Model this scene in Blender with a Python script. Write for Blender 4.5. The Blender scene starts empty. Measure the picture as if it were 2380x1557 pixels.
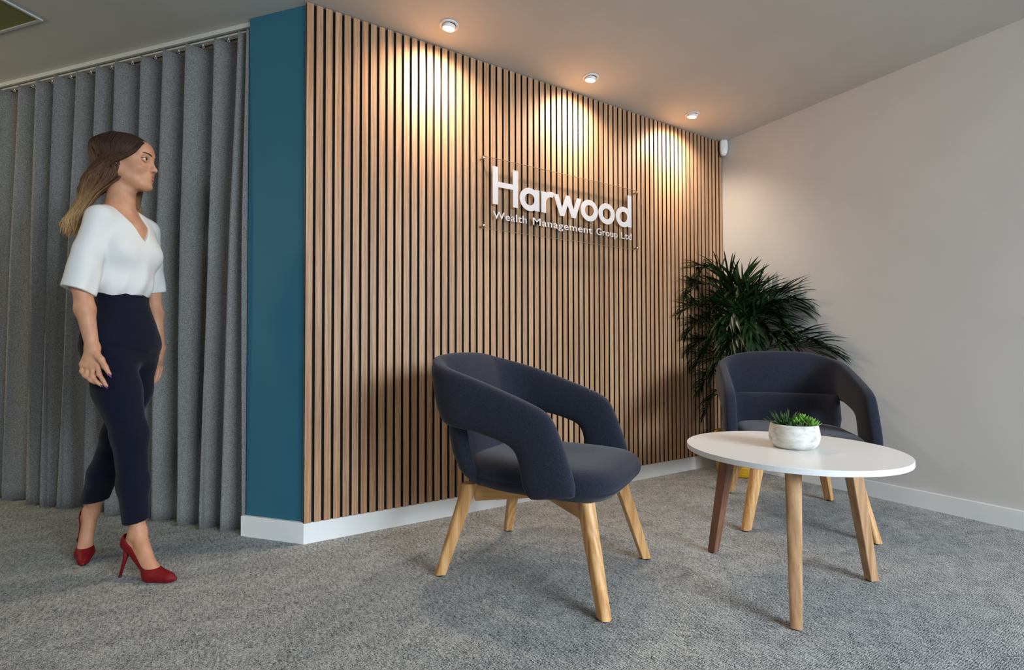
import bpy, bmesh, math, random
import numpy as np
from mathutils import Vector, Matrix

random.seed(7)
np.random.seed(7)
PI = math.pi
SC = bpy.context.scene
COL = SC.collection

# ------------------------------------------------------------------ camera
F_PX, PIT, ROLL, YAW, SHIFT = 1134.93, 0.0177, -0.0019, 1.0297, 13.87
fw = Vector((math.cos(YAW)*math.cos(PIT), math.sin(YAW)*math.cos(PIT), math.sin(PIT)))
rt = Vector((math.sin(YAW), -math.cos(YAW), 0))
up = rt.cross(fw)
r2 = rt*math.cos(ROLL) + up*math.sin(ROLL)
u2 = up*math.cos(ROLL) - rt*math.sin(ROLL)
cd = bpy.data.cameras.new('camera')
cam = bpy.data.objects.new('camera', cd)
COL.objects.link(cam)
cd.sensor_fit = 'HORIZONTAL'
cd.sensor_width = 36
cd.lens = 36*F_PX/2380
cd.shift_y = SHIFT/2380
cd.clip_start = 0.05
m = Matrix.Identity(4)
for i, c in enumerate((r2, u2, -fw)):
    for j in range(3):
        m[j][i] = c[j]
m[0][3], m[1][3], m[2][3] = 0, 0, 0.9
cam.matrix_world = m
SC.camera = cam

# ------------------------------------------------------------------ world, lights, exposure
SC.view_settings.view_transform = 'Standard'
SC.view_settings.look = 'None'
SC.view_settings.gamma = 1
SC.view_settings.use_curve_mapping = False
SC.view_settings.exposure = 0.22
w = bpy.data.worlds.new('world')
SC.world = w
w.use_nodes = True
w.node_tree.nodes['Background'].inputs[0].default_value = (0.75, 0.86, 1, 1)
w.node_tree.nodes['Background'].inputs[1].default_value = 0.25


def area(name, loc, look, sx, sy, energy, color, spread=180):
    l = bpy.data.lights.new(name, 'AREA')
    l.shape = 'RECTANGLE'
    l.size, l.size_y = sx, sy
    l.energy, l.color = energy, color
    l.spread = math.radians(spread)
    o = bpy.data.objects.new(name, l)
    COL.objects.link(o)
    o.location = loc
    d = Vector(look) - Vector(loc)
    o.rotation_euler = d.to_track_quat('-Z', 'Y').to_euler()
    return o


# daylight through the glazing of the wall behind the camera, general office light from the left part of the room
area('window_daylight', (2.1, -3.45, 2.0), (1.3, 0.6, 0.0), 2.4, 1.3, 150, (0.76, 0.88, 1.0), 120)
area('side_daylight', (-3.2, -3.3, 2.0), (-0.9, 1.2, 0.0), 1.8, 1.3, 26, (0.86, 0.95, 1.0), 120)
area('lobby_light', (-2.9, 3.5, 2.0), (-0.9, 3.9, 1.0), 0.5, 0.5, 13, (1.0, 0.84, 0.50), 150)
area('room_behind_curtain_light', (0.35, 3.95, 2.38), (-0.4, 3.4, 2.5), 0.5, 0.3, 1.0, (1.0, 0.62, 0.45))

SPOTS = [(0.990, 2.262), (1.918, 2.262), (2.836, 2.258)]
CEIL = 2.545
for sx, sy in SPOTS:
    for en, ang, bl, tilt in ((44, 60, .9, .72), (36, 150, .8, .34)):
        l = bpy.data.lights.new('downlight_beam', 'SPOT')
        l.energy = en
        l.color = (1.0, 0.82, 0.65)
        l.spot_size = math.radians(ang)
        l.spot_blend = bl
        l.shadow_soft_size = 0.035
        o = bpy.data.objects.new('downlight_beam', l)
        COL.objects.link(o)
        o.location = (sx, sy, CEIL-0.035)
        o.rotation_euler = Vector((-0.04, tilt, -1)).to_track_quat('-Z', 'Y').to_euler()

# ------------------------------------------------------------------ materials
def mat(name, color=(.8, .8, .8), rough=.6, metal=0, spec=.5):
    m = bpy.data.materials.new(name)
    m.use_nodes = True
    b = m.node_tree.nodes['Principled BSDF']
    b.inputs['Base Color'].default_value = (*color, 1)
    b.inputs['Roughness'].default_value = rough
    b.inputs['Metallic'].default_value = metal
    b.inputs['Specular IOR Level'].default_value = spec
    return m, m.node_tree, b


def srgb(r, g, b):
    f = lambda c: c/12.92 if c <= .04045 else ((c+.055)/1.055)**2.4
    return (f(r/255), f(g/255), f(b/255))


def N(nt, t, **kw):
    n = nt.nodes.new(t)
    for k, v in kw.items():
        if k in n.inputs.keys() if isinstance(k, str) else False:
            n.inputs[k].default_value = v
        else:
            setattr(n, k, v)
    return n


def coords(nt, scale=(1, 1, 1), kind='Object', rot=(0, 0, 0), rnd=None):
    tc = nt.nodes.new('ShaderNodeTexCoord')
    mp = nt.nodes.new('ShaderNodeMapping')
    mp.inputs['Scale'].default_value = scale
    mp.inputs['Rotation'].default_value = rot
    src = tc.outputs[kind]
    if rnd:
        oi = nt.nodes.new('ShaderNodeObjectInfo')
        mu = nt.nodes.new('ShaderNodeVectorMath'); mu.operation = 'SCALE'
        mu.inputs[0].default_value = rnd
        nt.links.new(oi.outputs['Random'], mu.inputs['Scale'])
        ad = nt.nodes.new('ShaderNodeVectorMath'); ad.operation = 'ADD'
        nt.links.new(src, ad.inputs[0]); nt.links.new(mu.outputs[0], ad.inputs[1])
        src = ad.outputs[0]
    nt.links.new(src, mp.inputs['Vector'])
    return mp.outputs[0]


def noise(nt, vec, scale, detail=3, rough=.5, dist=0):
    n = nt.nodes.new('ShaderNodeTexNoise')
    n.inputs['Scale'].default_value = scale
    n.inputs['Detail'].default_value = detail
    n.inputs['Roughness'].default_value = rough
    n.inputs['Distortion'].default_value = dist
    nt.links.new(vec, n.inputs['Vector'])
    return n.outputs['Fac']


def ramp(nt, fac, stops):
    r = nt.nodes.new('ShaderNodeValToRGB')
    e = r.color_ramp.elements
    while len(e) < len(stops):
        e.new(.5)
    for el, (p, c) in zip(e, stops):
        el.position = p
        el.color = (*c, 1)
    nt.links.new(fac, r.inputs[0])
    return r.outputs[0]


def mix(nt, a, b, fac, mode='MIX'):
    n = nt.nodes.new('ShaderNodeMix')
    n.data_type = 'RGBA'
    n.blend_type = mode
    for s, v in ((n.inputs[6], a), (n.inputs[7], b), (n.inputs[0], fac)):
        if isinstance(v, (int, float)):
            s.default_value = v
        elif isinstance(v, tuple):
            s.default_value = (*v, 1)
        else:
            nt.links.new(v, s)
    return n.outputs[2]


def bump(nt, b, h, strength=.3, dist=.002):
    n = nt.nodes.new('ShaderNodeBump')
    n.inputs['Strength'].default_value = strength
    n.inputs['Distance'].default_value = dist
    nt.links.new(h, n.inputs['Height'])
    nt.links.new(n.outputs[0], b.inputs['Normal'])


def paint(name, col, rough=.7, var=.03):
    m, nt, b = mat(name, col, rough, spec=.3)
    v = coords(nt)
    f = noise(nt, v, 3.0, 4)
    lo = tuple(c*(1-var) for c in col)
    hi = tuple(min(1, c*(1+var)) for c in col)
    nt.links.new(ramp(nt, f, [(.3, lo), (.7, hi)]), b.inputs['Base Color'])
    bump(nt, b, noise(nt, v, 420, 2), .08, .0006)
    return m


def wood(name, dark, mid, light, axis='Z', rough=.5, scale=1.0, rnd=(7.3, 3.1, 5.7)):
    m, nt, b = mat(name, mid, rough, spec=.35)
    sc = {'Z': (1, 1, .055), 'X': (.055, 1, 1), 'Y': (1, .055, 1)}[axis]
    v = coords(nt, tuple(s*scale for s in sc), rnd=rnd)
    broad = noise(nt, v, 26, 3, .55, .6)
    fine = noise(nt, v, 210, 3, .6, .2)
    wv = nt.nodes.new('ShaderNodeTexWave')
    wv.wave_type = 'BANDS'
    wv.bands_direction = 'X'
    wv.inputs['Scale'].default_value = 17
    wv.inputs['Distortion'].default_value = 9
    wv.inputs['Detail'].default_value = 2.5
    wv.inputs['Detail Scale'].default_value = 1.1
    nt.links.new(v, wv.inputs['Vector'])
    c1 = ramp(nt, broad, [(.28, dark), (.5, mid), (.74, light)])
    c2 = ramp(nt, wv.outputs['Fac'], [(.0, tuple(c*.70 for c in mid)), (.35, mid), (1, light)])
    c = mix(nt, c1, c2, .42)
    c3 = ramp(nt, fine, [(.36, (.70, .66, .60)), (.52, (1, 1, 1))])
    c = mix(nt, c, c3, .55, 'MULTIPLY')
    oi = nt.nodes.new('ShaderNodeObjectInfo')
    c4 = ramp(nt, oi.outputs['Random'], [(0, (.82, .80, .78)), (.5, (1, .985, .96)), (1, (1.0, .93, .86))])
    c = mix(nt, c, c4, .9, 'MULTIPLY')
    nt.links.new(c, b.inputs['Base Color'])
    bump(nt, b, fine, .15, .0006)
    return m


# painted and hard surfaces
M = {}
M['ceiling'] = paint('ceiling_paint', (.60, .585, .545), .8)
M['wall'] = paint('wall_paint', (.62, .60, .565), .75)
M['teal'] = paint('teal_paint', srgb(46, 100, 120), .62)
M['skirting'] = paint('skirting_gloss', (.80, .80, .78), .35)
M['white'] = mat('white_plastic', (.76, .75, .73), .35)[0]
M['white_metal'] = mat('white_powder_coat', (.55, .55, .52), .4)[0]
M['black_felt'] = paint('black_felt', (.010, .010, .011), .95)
M['black'] = mat('black_rubber', (.012, .012, .013), .5)[0]
M['dark_slot'] = mat('dark_track_slot', (.02, .02, .018), .6)[0]
M['chrome'] = mat('brushed_steel', (.55, .53, .50), .25, 1)[0]
M['beige'] = paint('beige_back_wall', (.42, .30, .24), .8)
M['oak'] = wood('oak_slat_veneer', srgb(142, 104, 74), srgb(174, 134, 100), srgb(198, 162, 128), 'Z', .5, 1.0)
M['ash'] = wood('ash_leg', srgb(168, 112, 62), srgb(204, 154, 98), srgb(228, 188, 136), 'Z', .38, .8)
M['ash_x'] = wood('ash_rail', srgb(180, 124, 66), srgb(206, 152, 92), srgb(222, 176, 118), 'X', .38, .8)
M['oak_leg'] = wood('oak_table_leg', srgb(150, 108, 74), srgb(182, 142, 104), srgb(202, 166, 128), 'Z', .4, .8)
M['dark_leg'] = wood('dark_table_leg', srgb(92, 62, 48), srgb(124, 88, 70), srgb(146, 108, 88), 'Z', .4, .8)

# carpet
m_, nt, b = mat('heather_carpet', (.2, .2, .2), .95, spec=.1)
v = coords(nt, (1, 7, 1))
a = noise(nt, v, 72, 4, .72, .2)
v2 = coords(nt, (1, 1, 1))
sp = noise(nt, coords(nt, (1, 1.8, 1)), 330, 2, .65)
xs = noise(nt, coords(nt, (5, 1, 1)), 26, 3, .6)
cl = noise(nt, coords(nt, (.6, 1, 1)), 13, 5, .75)


def madd(nt, x, k, c):
    n = nt.nodes.new('ShaderNodeMath'); n.operation = 'MULTIPLY_ADD'
    nt.links.new(x, n.inputs[0]); n.inputs[1].default_value = k
    if isinstance(c, (int, float)):
        n.inputs[2].default_value = c
    else:
        nt.links.new(c, n.inputs[2])
    return n.outputs[0]


rib = nt.nodes.new('ShaderNodeTexWave'); rib.bands_direction = 'Y'
rib.inputs['Scale'].default_value = 54; rib.inputs['Distortion'].default_value = 2.2; rib.inputs['Detail'].default_value = 1; rib.inputs['Detail Scale'].default_value = 2.0
nt.links.new(coords(nt, (.25, 1, 1)), rib.inputs['Vector'])
tot0 = madd(nt, rib.outputs['Fac'], .10, -.05)
tot1 = madd(nt, tot0, .8, -.620)
tot = madd(nt, a, .9, madd(nt, sp, .95, madd(nt, xs, .22, madd(nt, cl, .17, tot1))))
cc = ramp(nt, tot, [(.385, srgb(30, 33, 40)), (.45, srgb(84, 87, 92)), (.505, srgb(150, 152, 152)), (.585, srgb(204, 204, 198))])
nt.links.new(cc, b.inputs['Base Color'])
bump(nt, b, tot, .45, .003)
M['carpet'] = m_


def weave(name, ca, cb, cc3, scale=900, rough=.95, bs=.35, sheen=.15, detail=4):
    m, nt, b = mat(name, cb, rough, spec=.15)
    vx = coords(nt, (1, 1, .35)); vy = coords(nt, (.35, .35, 1))
    a = noise(nt, vx, scale, 2, .6)
    c = noise(nt, vy, scale, 2, .6)
    mm = nt.nodes.new('ShaderNodeMath'); mm.operation = 'ADD'
    nt.links.new(a, mm.inputs[0]); nt.links.new(c, mm.inputs[1])
    h = nt.nodes.new('ShaderNodeMath'); h.operation = 'MULTIPLY'; h.inputs[1].default_value = .5
    nt.links.new(mm.outputs[0], h.inputs[0])
    col = ramp(nt, h.outputs[0], [(.38, ca), (.5, cb), (.62, cc3)])
    nt.links.new(col, b.inputs['Base Color'])
    b.inputs['Sheen Weight'].default_value = sheen
    b.inputs['Sheen Roughness'].default_value = .5
    bump(nt, b, h.outputs[0], bs, .0012)
    return m


M['curtain'] = weave('grey_wool_curtain', srgb(82, 82, 81), srgb(118, 117, 115), srgb(154, 153, 149), 620, sheen=.1)
M['navy'] = weave('navy_wool_upholstery', srgb(17, 19, 29), srgb(31, 34, 47), srgb(54, 57, 68), 1100, sheen=.12)
M['blouse'] = paint('white_crepe', (.68, .67, .645), .75, .01)
M['trousers'] = weave('navy_trouser_cloth', srgb(10, 12, 24), srgb(15, 17, 32), srgb(22, 24, 42), 900, sheen=.08, bs=.1)
m_, nt, b = mat('red_suede', srgb(112, 8, 14), .55, spec=.3)
M['red'] = m_
m_, nt, b = mat('skin', srgb(200, 150, 122), .5, spec=.35)
b.inputs['Subsurface Weight'].default_value = .12
b.inputs['Subsurface Radius'].default_value = (.012, .005, .003)
b.inputs['Subsurface Scale'].default_value = .6
f = noise(nt, coords(nt), 24, 4)
nt.links.new(ramp(nt, f, [(.3, srgb(182, 128, 98)), (.7, srgb(200, 148, 116))]), b.inputs['Base Color'])
M['skin'] = m_
M['lips'] = mat('lips', srgb(160, 88, 78), .4)[0]
M['brow'] = mat('eyebrow', srgb(58, 40, 30), .8)[0]
M['eyewhite'] = mat('eye_white', (.62, .60, .58), .2)[0]
M['iris'] = mat('iris', srgb(52, 44, 40), .15)[0]
M['nail'] = mat('purple_nail_varnish', srgb(110, 40, 130), .2)[0]
m_, nt, b = mat('brown_ombre_hair', srgb(70, 46, 32), .6, spec=.18)
tc = nt.nodes.new('ShaderNodeTexCoord'); sx_ = nt.nodes.new('ShaderNodeSeparateXYZ')
nt.links.new(tc.outputs['Object'], sx_.inputs[0])
rr = nt.nodes.new('ShaderNodeMapRange')
rr.inputs[1].default_value = 1.74; rr.inputs[2].default_value = 1.36
nt.links.new(sx_.outputs[2], rr.inputs[0])
base = ramp(nt, rr.outputs[0], [(0, srgb(52, 36, 30)), (.45, srgb(92, 64, 46)), (1, srgb(190, 156, 108))])
st = noise(nt, coords(nt, (1, 1, .3)), 120, 3, .6)
nt.links.new(mix(nt, base, ramp(nt, st, [(.3, (.45, .42, .4)), (.7, (1.3, 1.2, 1.1))]), .6, 'MULTIPLY'), b.inputs['Base Color'])
M['hair'] = m_
# concrete bowl
m_, nt, b = mat('pale_concrete', (.5, .5, .48), .8, spec=.2)
f = noise(nt, coords(nt, (1, 1, 2.2)), 26, 5, .55, .4)
nt.links.new(ramp(nt, f, [(.30, srgb(168, 164, 155)), (.48, srgb(206, 203, 196)), (.7, srgb(222, 220, 214))]), b.inputs['Base Color'])
bump(nt, b, f, .25, .002)
M['concrete'] = m_
M['soil'] = paint('dark_soil', (.03, .018, .012), .95, .3)
# yellow ribbed pot
m_, nt, b = mat('yellow_glaze', srgb(214, 158, 16), .45, spec=.4)
wv = nt.nodes.new('ShaderNodeTexWave'); wv.bands_direction = 'Z'
wv.inputs['Scale'].default_value = 38; wv.inputs['Distortion'].default_value = 1.0
nt.links.new(coords(nt), wv.inputs['Vector'])
bump(nt, b, wv.outputs['Fac'], .5, .003)
M['yellow'] = m_


def leafmat(name, a, c, rough=.45, scale=40):
    m, nt, b = mat(name, a, rough, spec=.4)
    f = noise(nt, coords(nt, (1, 1, 1), rnd=(3, 5, 7)), scale, 3)
    nt.links.new(ramp(nt, f, [(.3, a), (.7, c)]), b.inputs['Base Color'])
    return m


M['palm'] = leafmat('palm_leaf', srgb(18, 36, 18), srgb(36, 62, 28), .38, 8)
M['palm_stem'] = leafmat('palm_stem', srgb(52, 70, 30), srgb(84, 96, 44), .5, 10)
M['succ_dark'] = leafmat('dark_succulent', srgb(30, 62, 32), srgb(60, 98, 48), .45, 60)
M['succ_green'] = leafmat('bright_succulent', srgb(70, 128, 40), srgb(128, 170, 66), .4, 60)
# glass / acrylic
m_, nt, b = mat('clear_acrylic', (1, 1, 1), .0, spec=.5)
b.inputs['Transmission Weight'].default_value = 1
b.inputs['IOR'].default_value = 1.49
nt2 = nt
out = nt.nodes['Material Output']
tr = nt.nodes.new('ShaderNodeBsdfTransparent'); tr.inputs[0].default_value = (.93, .93, .92, 1)
gl = nt.nodes.new('ShaderNodeBsdfGlossy'); gl.inputs['Roughness'].default_value = .12
ms = nt.nodes.new('ShaderNodeMixShader'); ms.inputs[0].default_value = .015
nt.links.new(tr.outputs[0], ms.inputs[1]); nt.links.new(gl.outputs[0], ms.inputs[2])
nt.links.new(ms.outputs[0], out.inputs[0])
M['acrylic'] = m_
M['acrylic_edge'] = mat('polished_acrylic_edge', (.36, .27, .18), .2)[0]
M['letter'] = mat('white_acrylic_letter', (.55, .52, .52), .4)[0]
# lamp
m_, nt, b = mat('lamp_lens', (1, 1, 1), .4)
b.inputs['Emission Color'].default_value = (1, .80, .55, 1)
b.inputs['Emission Strength'].default_value = 38
M['lamp'] = m_
m_, nt, b = mat('unlit_prismatic_diffuser', srgb(120, 120, 66), .5)
M['diffuser'] = m_
M['table_top'] = mat('white_laminate', (.76, .745, .715), .32, spec=.4)[0]
M['table_edge'] = mat('white_table_edge', (.74, .75, .76), .45)[0]


# ------------------------------------------------------------------ object helpers
def mesh_obj(name, verts, faces, material=None, parent=None, smooth=False, loc=(0, 0, 0)):
    me = bpy.data.meshes.new(name)
    me.from_pydata([tuple(map(float, v)) for v in verts], [], faces)
    me.update()
    return link(name, me, material, parent, smooth, loc)


def link(name, me, material=None, parent=None, smooth=False, loc=(0, 0, 0)):
    o = bpy.data.objects.new(name, me)
    COL.objects.link(o)
    for mt in (material if isinstance(material, (list, tuple)) else [material]):
        if mt is not None:
            me.materials.append(mt)
    if smooth:
        me.shade_smooth()
    o.parent = parent
    o.location = loc
    return o


def bm_obj(name, bm, material=None, parent=None, smooth=False, loc=(0, 0, 0)):
    bmesh.ops.recalc_face_normals(bm, faces=bm.faces)
    me = bpy.data.meshes.new(name)
    bm.to_mesh(me)
    bm.free()
    return link(name, me, material, parent, smooth, loc)


def thing(name, label, cat, loc=(0, 0, 0), rz=0, group=None):
    o = bpy.data.objects.new(name, None)
    COL.objects.link(o)
    o.empty_display_size = .1
    o.location = loc
    o.rotation_euler = (0, 0, rz)
    return tag(o, label, cat, group)


def tag(o, label, cat, group=None):
    o['label'] = label
    o['category'] = cat
    if group:
        o['group'] = group
    return o


def struct(o):
    o['kind'] = 'structure'
    return o


def prism(bm, poly, z0, z1):
    """extrude a 2D polygon (list of xy) from z0 to z1"""
    n = len(poly)
    lo = [bm.verts.new((p[0], p[1], z0)) for p in poly]
    hi = [bm.verts.new((p[0], p[1], z1)) for p in poly]
    bm.faces.new(lo[::-1]); bm.faces.new(hi)
    for i in range(n):
        j = (i+1) % n
        bm.faces.new((lo[i], lo[j], hi[j], hi[i]))


def box(bm, x0, x1, y0, y1, z0, z1, bevel=0):
    prism(bm, [(x0, y0), (x1, y0), (x1, y1), (x0, y1)], z0, z1)
    if bevel:
        bmesh.ops.bevel(bm, geom=bm.edges[:], offset=bevel, segments=2, affect='EDGES')


def loft(rings, closed=True, cap=True):
    """rings: list of lists of points -> verts, faces"""
    n = len(rings[0])
    V = [p for r in rings for p in r]
    Fc = []
    for i in range(len(rings)-1):
        for j in range(n if closed else n-1):
            k = (j+1) % n
            Fc.append((i*n+j, i*n+k, (i+1)*n+k, (i+1)*n+j))
    if cap and closed:
        Fc.append(tuple(range(n))[::-1])
        Fc.append(tuple((len(rings)-1)*n+j for j in range(n)))
    return V, Fc


def lathe(prof, n=48):
    return loft([[(r*math.cos(2*PI*j/n), r*math.sin(2*PI*j/n), z) for j in range(n)] for r, z in prof])


def tube(path, radii, n=8, flat=1.0, flatdir=None):
    path = [Vector(p) for p in path]
    rings = []
    prev = None
    for i, p in enumerate(path):
        t = (path[min(i+1, len(path)-1)] - path[max(i-1, 0)]).normalized()
        if prev is None:
            a = Vector(flatdir) if flatdir else (Vector((0, 0, 1)) if abs(t.z) < .9 else Vector((1, 0, 0)))
        else:
            a = prev
        a = (a - t*a.dot(t)).normalized()
        prev = a
        b2 = t.cross(a)
        r = radii[i] if hasattr(radii, '__len__') else radii
        rings.append([tuple(p + a*(r*flat*math.cos(2*PI*j/n)) + b2*(r*math.sin(2*PI*j/n))) for j in range(n)])
    return loft(rings)


def merge(parts):
    V, Fc = [], []
    for v, f in parts:
        o = len(V)
        V += list(v)
        Fc += [tuple(i+o for i in q) for q in f]
    return V, Fc


def cr(pts, n):
    """Catmull-Rom resample of an (m,k) control list to n samples"""
    P = np.array(pts, float)
    mN = len(P)
    t = np.linspace(0, mN-1-1e-9, n)
    i = t.astype(int)
    u = (t-i)[:, None]
    g = lambda k: P[np.clip(k, 0, mN-1)]
    p0, p1, p2, p3 = g(i-1), g(i), g(i+1), g(i+2)
    return .5*((2*p1)+(-p0+p2)*u+(2*p0-5*p1+4*p2-p3)*u*u+(-p0+3*p1-3*p2+p3)*u**3)


# ------------------------------------------------------------------ room shell
XS, YS, XR = 0.3453, 2.4453, 3.4272         # slat panel: left edge, front plane; right wall
T = np.array([0.34398, 2.47570])             # outer corner of the teal return wall
D = np.array([-0.670776, 0.741660])          # direction of the teal wall / curtain line, going away
NN = np.array([-0.741660, -0.670776])        # its outward normal
TL = T + D*0.3314


def P2(s, o=0.0):                            # point s along the curtain line, o outwards
    return TL + D*s + NN*o


ZB = .0958
bm = bmesh.new(); box(bm, -6.2, 3.6, -3.6, 7.0, -.05, 0)
struct(bm_obj('floor', bm, M['carpet']))
bm = bmesh.new(); box(bm, -6.2, 3.6, -3.6, 7.0, CEIL, CEIL+.1)
struct(bm_obj('ceiling', bm, M['ceiling']))
bm = bmesh.new(); box(bm, XR, XR+.12, -3.6, 7.0, 0, CEIL)
struct(bm_obj('wall_right', bm, M['wall']))
# wall behind the slats
bm = bmesh.new()
prism(bm, [(T[0], T[1]), (XR, T[1]), (XR, T[1]+.12), (T[0]+.10, T[1]+.12)], 0, CEIL)
wall_back = struct(bm_obj('wall_back', bm, M['wall']))
# teal return wall
a, b_ = T, TL
e0 = TL - NN*.14
e1 = T - NN*.05 + np.array([.06, .03])
bm = bmesh.new()
prism(bm, [tuple(a), tuple(a+np.array([.02, .0001])), tuple(e1), tuple(e0), tuple(b_)], 0, CEIL-.001)
struct(bm_obj('wall_center', bm, M['teal']))
# wall of the room behind the curtain
q = [P2(-.3, -1.15), P2(4.6, -1.15), P2(4.6, -1.25), P2(-.3, -1.25)]
bm = bmesh.new(); prism(bm, [tuple(p) for p in q], 0, CEIL)
struct(bm_obj('wall_behind_curtain', bm, M['beige']))
# far walls behind and beside the camera (window openings towards the daylight)
bm = bmesh.new()
box(bm, -6.2, XR, -3.72, -3.6, 0, .35); box(bm, -6.2, XR, -3.72, -3.6, 1.95, CEIL)
for x0, x1 in ((-6.2, -4.2), (-2.2, .2), (3.2, XR)):
    box(bm, x0, x1, -3.72, -3.6, .35, 1.95)
struct(bm_obj('wall_front', bm, M['wall']))
bm = bmesh.new(); box(bm, -6.32, -6.2, -3.6, 7.0, 0, CEIL)
struct(bm_obj('wall_left', bm, M['wall']))

# skirting boards
th = .018


def isect(p, d, q, e):
    A = np.array([d, -np.array(e, float)]).T
    t = np.linalg.solve(A, np.array(q)-np.array(p))
    return np.array(p)+t[0]*np.array(d)


yb = YS+.004
c_out = isect(TL+NN*th, D, (0, yb), (1, 0))
e_out = TL+NN*th+D*.014
e_in = TL+D*.014
bm = bmesh.new()
prism(bm, [tuple(c_out), tuple(T+np.array([.001, 0])), tuple(e_in), tuple(e_out)], 0, .0972)
bmesh.ops.bevel(bm, geom=[e for e in bm.edges if all(v.co.z > .09 for v in e.verts)], offset=.002, segments=2, affect='EDGES')
struct(bm_obj('baseboard_center', bm, M['skirting']))
bm = bmesh.new()
prism(bm, [tuple(c_out), (XR, yb), (XR, T[1]), (T[0], T[1])], 0, ZB-.0005)
bmesh.ops.bevel(bm, geom=[e for e in bm.edges if all(v.co.z > .09 for v in e.verts) and all(v.co.y < yb+.001 for v in e.verts)], offset=.002, segments=2, affect='EDGES')
struct(bm_obj('baseboard_back', bm, M['skirting']))
bm = bmesh.new(); box(bm, XR-.015, XR, -3.6, yb, 0, .0972)
bmesh.ops.bevel(bm, geom=[e for e in bm.edges if all(v.co.z > .09 for v in e.verts)], offset=.003, segments=2, affect='EDGES')
struct(bm_obj('baseboard_right', bm, M['skirting']))

# slat cladding : felt + 72 oak slats
bm = bmesh.new(); box(bm, XS, XR, YS+.012, T[1], ZB, CEIL-.003)
bm_obj('felt_backing', bm, M['black_felt'], wall_back)
PITCH, SW = .04284, .0306
bm = bmesh.new(); box(bm, 0, SW, 0, .0125, 0, CEIL-.0025-ZB)
bmesh.ops.bevel(bm, geom=[e for e in bm.edges if abs(e.verts[0].co.z-e.verts[1].co.z) > 1], offset=.0008, segments=1, affect='EDGES')
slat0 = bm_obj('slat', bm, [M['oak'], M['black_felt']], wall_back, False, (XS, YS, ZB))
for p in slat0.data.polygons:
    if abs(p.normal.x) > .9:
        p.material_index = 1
for i in range(1, 72):
    s = slat0.copy()
    COL.objects.link(s)
    s.location = (XS+PITCH*i, YS, ZB)
    if XS+PITCH*i+SW > XR-.001:
        s.scale.x = (XR-.001-XS-PITCH*i)/SW

# ------------------------------------------------------------------ curtain and its track
S_TOP = [-.055, .071, .233, .407, .573, .743, .916, 1.073, 1.245, 1.405, 1.571, 1.742, 1.91, 2.08, 2.25, 2.42, 2.6, 2.78]
S_BOT = [-.03, .150, .272, .418, .605, .75, .93, 1.10, 1.318, 1.440, 1.560, 1.80, 1.95, 2.10, 2.29, 2.43, 2.63, 2.79]
OC = -.052                                    # centre line of the cloth behind the teal plane


def curtain():
    nz, per = 40, 22
    V = []
    zs = np.linspace(0, 1, nz)
    for k, tz in enumerate(zs):
        z = .012 + (2.4935-.012)*tz
        bt = 1-tz
        w_ = bt**1.3
        pos = [(1-w_)*a+w_*b for a, b in zip(S_TOP, S_BOT)]
        amp_b = .046 + .012*min(1, bt*2.5)
        for i in range(len(pos)-1):
            p0, p1 = pos[i], pos[i+1]
            for j in range(per):
                u = j/per
                ph = 2*PI*u
                am = amp_b*(1+.18*math.sin(i*2.1+1.0+bt*1.5))
                # sharp crests, skewed loops for a soft S fold
                s = p0+(p1-p0)*u - .012*math.sin(ph*2)*(0.4+bt)
                o = OC + am*(math.cos(ph)+.12*math.cos(2*ph)) + .006*math.sin(bt*5+i*1.7)*bt
                x, y = P2(max(s, .012+.0002*j), o)
                V.append((x, y, z+(.012*math.sin(ph)+.006*math.cos(ph*.5+i))*max(0, (.06-tz))/.06*(1 if k == 0 else 0)))
    n = (len(S_TOP)-1)*per
    Fc = []
    for k in range(nz-1):
        for j in range(n-1):
            Fc.append((k*n+j, k*n+j+1, (k+1)*n+j+1, (k+1)*n+j))
    return V, Fc


V, Fc = curtain()
cur = mesh_obj('curtain', V, Fc, M['curtain'], None, True)
sm = cur.modifiers.new('thick', 'SOLIDIFY'); sm.thickness = .004; sm.offset = 0
tag(cur, 'floor length grey wool curtain in deep wave folds left of the teal column', 'curtain')
track = thing('curtain_track', 'white ceiling curtain track with little glider hooks above the grey curtain', 'track')


def strip(name, s0, s1, o0, o1, z0, z1, mt, parent):
    bm = bmesh.new()
    prism(bm, [tuple(P2(s0, o0)), tuple(P2(s0, o1)), tuple(P2(s1, o1)), tuple(P2(s1, o0))], z0, z1)
    return bm_obj(name, bm, mt, parent)


strip('front_rail', .0, 2.9, -.030, -.018, CEIL-.024, CEIL-.0005, M['white_metal'], track)
strip('rear_rail', .0, 2.9, -.100, -.088, CEIL-.024, CEIL-.0005, M['white_metal'], track)
strip('slot', .0, 2.9, -.087, -.031, CEIL-.016, CEIL-.001, M['dark_slot'], track)
strip('runner_rail', .0, 2.9, -.066, -.040, CEIL-.030, CEIL-.016, M['white_metal'], track)
hook0 = None
for i in range(len(S_TOP)-1):
    for fr in (.30, .74):
        s = S_TOP[i]+(S_TOP[i+1]-S_TOP[i])*fr
        if s < .02:
            continue
        if hook0 is None:
            v1 = tube([(0, 0, 0), (0, 0, -.016)], .004, 8)
            v2 = tube([(.008*math.sin(t), 0, -.024+.008*math.cos(t)) for t in np.linspace(0, 5.4, 12)], .0018, 6)
            V, Fc = merge([v1, v2])
            hook = hook0 = mesh_obj('hook', V, Fc, M['white'], track, True)
        else:
            hook = hook0.copy(); COL.objects.link(hook)
        x, y = P2(s, -.053)
        hook.location = (x, y, CEIL-.030); hook.scale = (.65, .65, .58)

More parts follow.
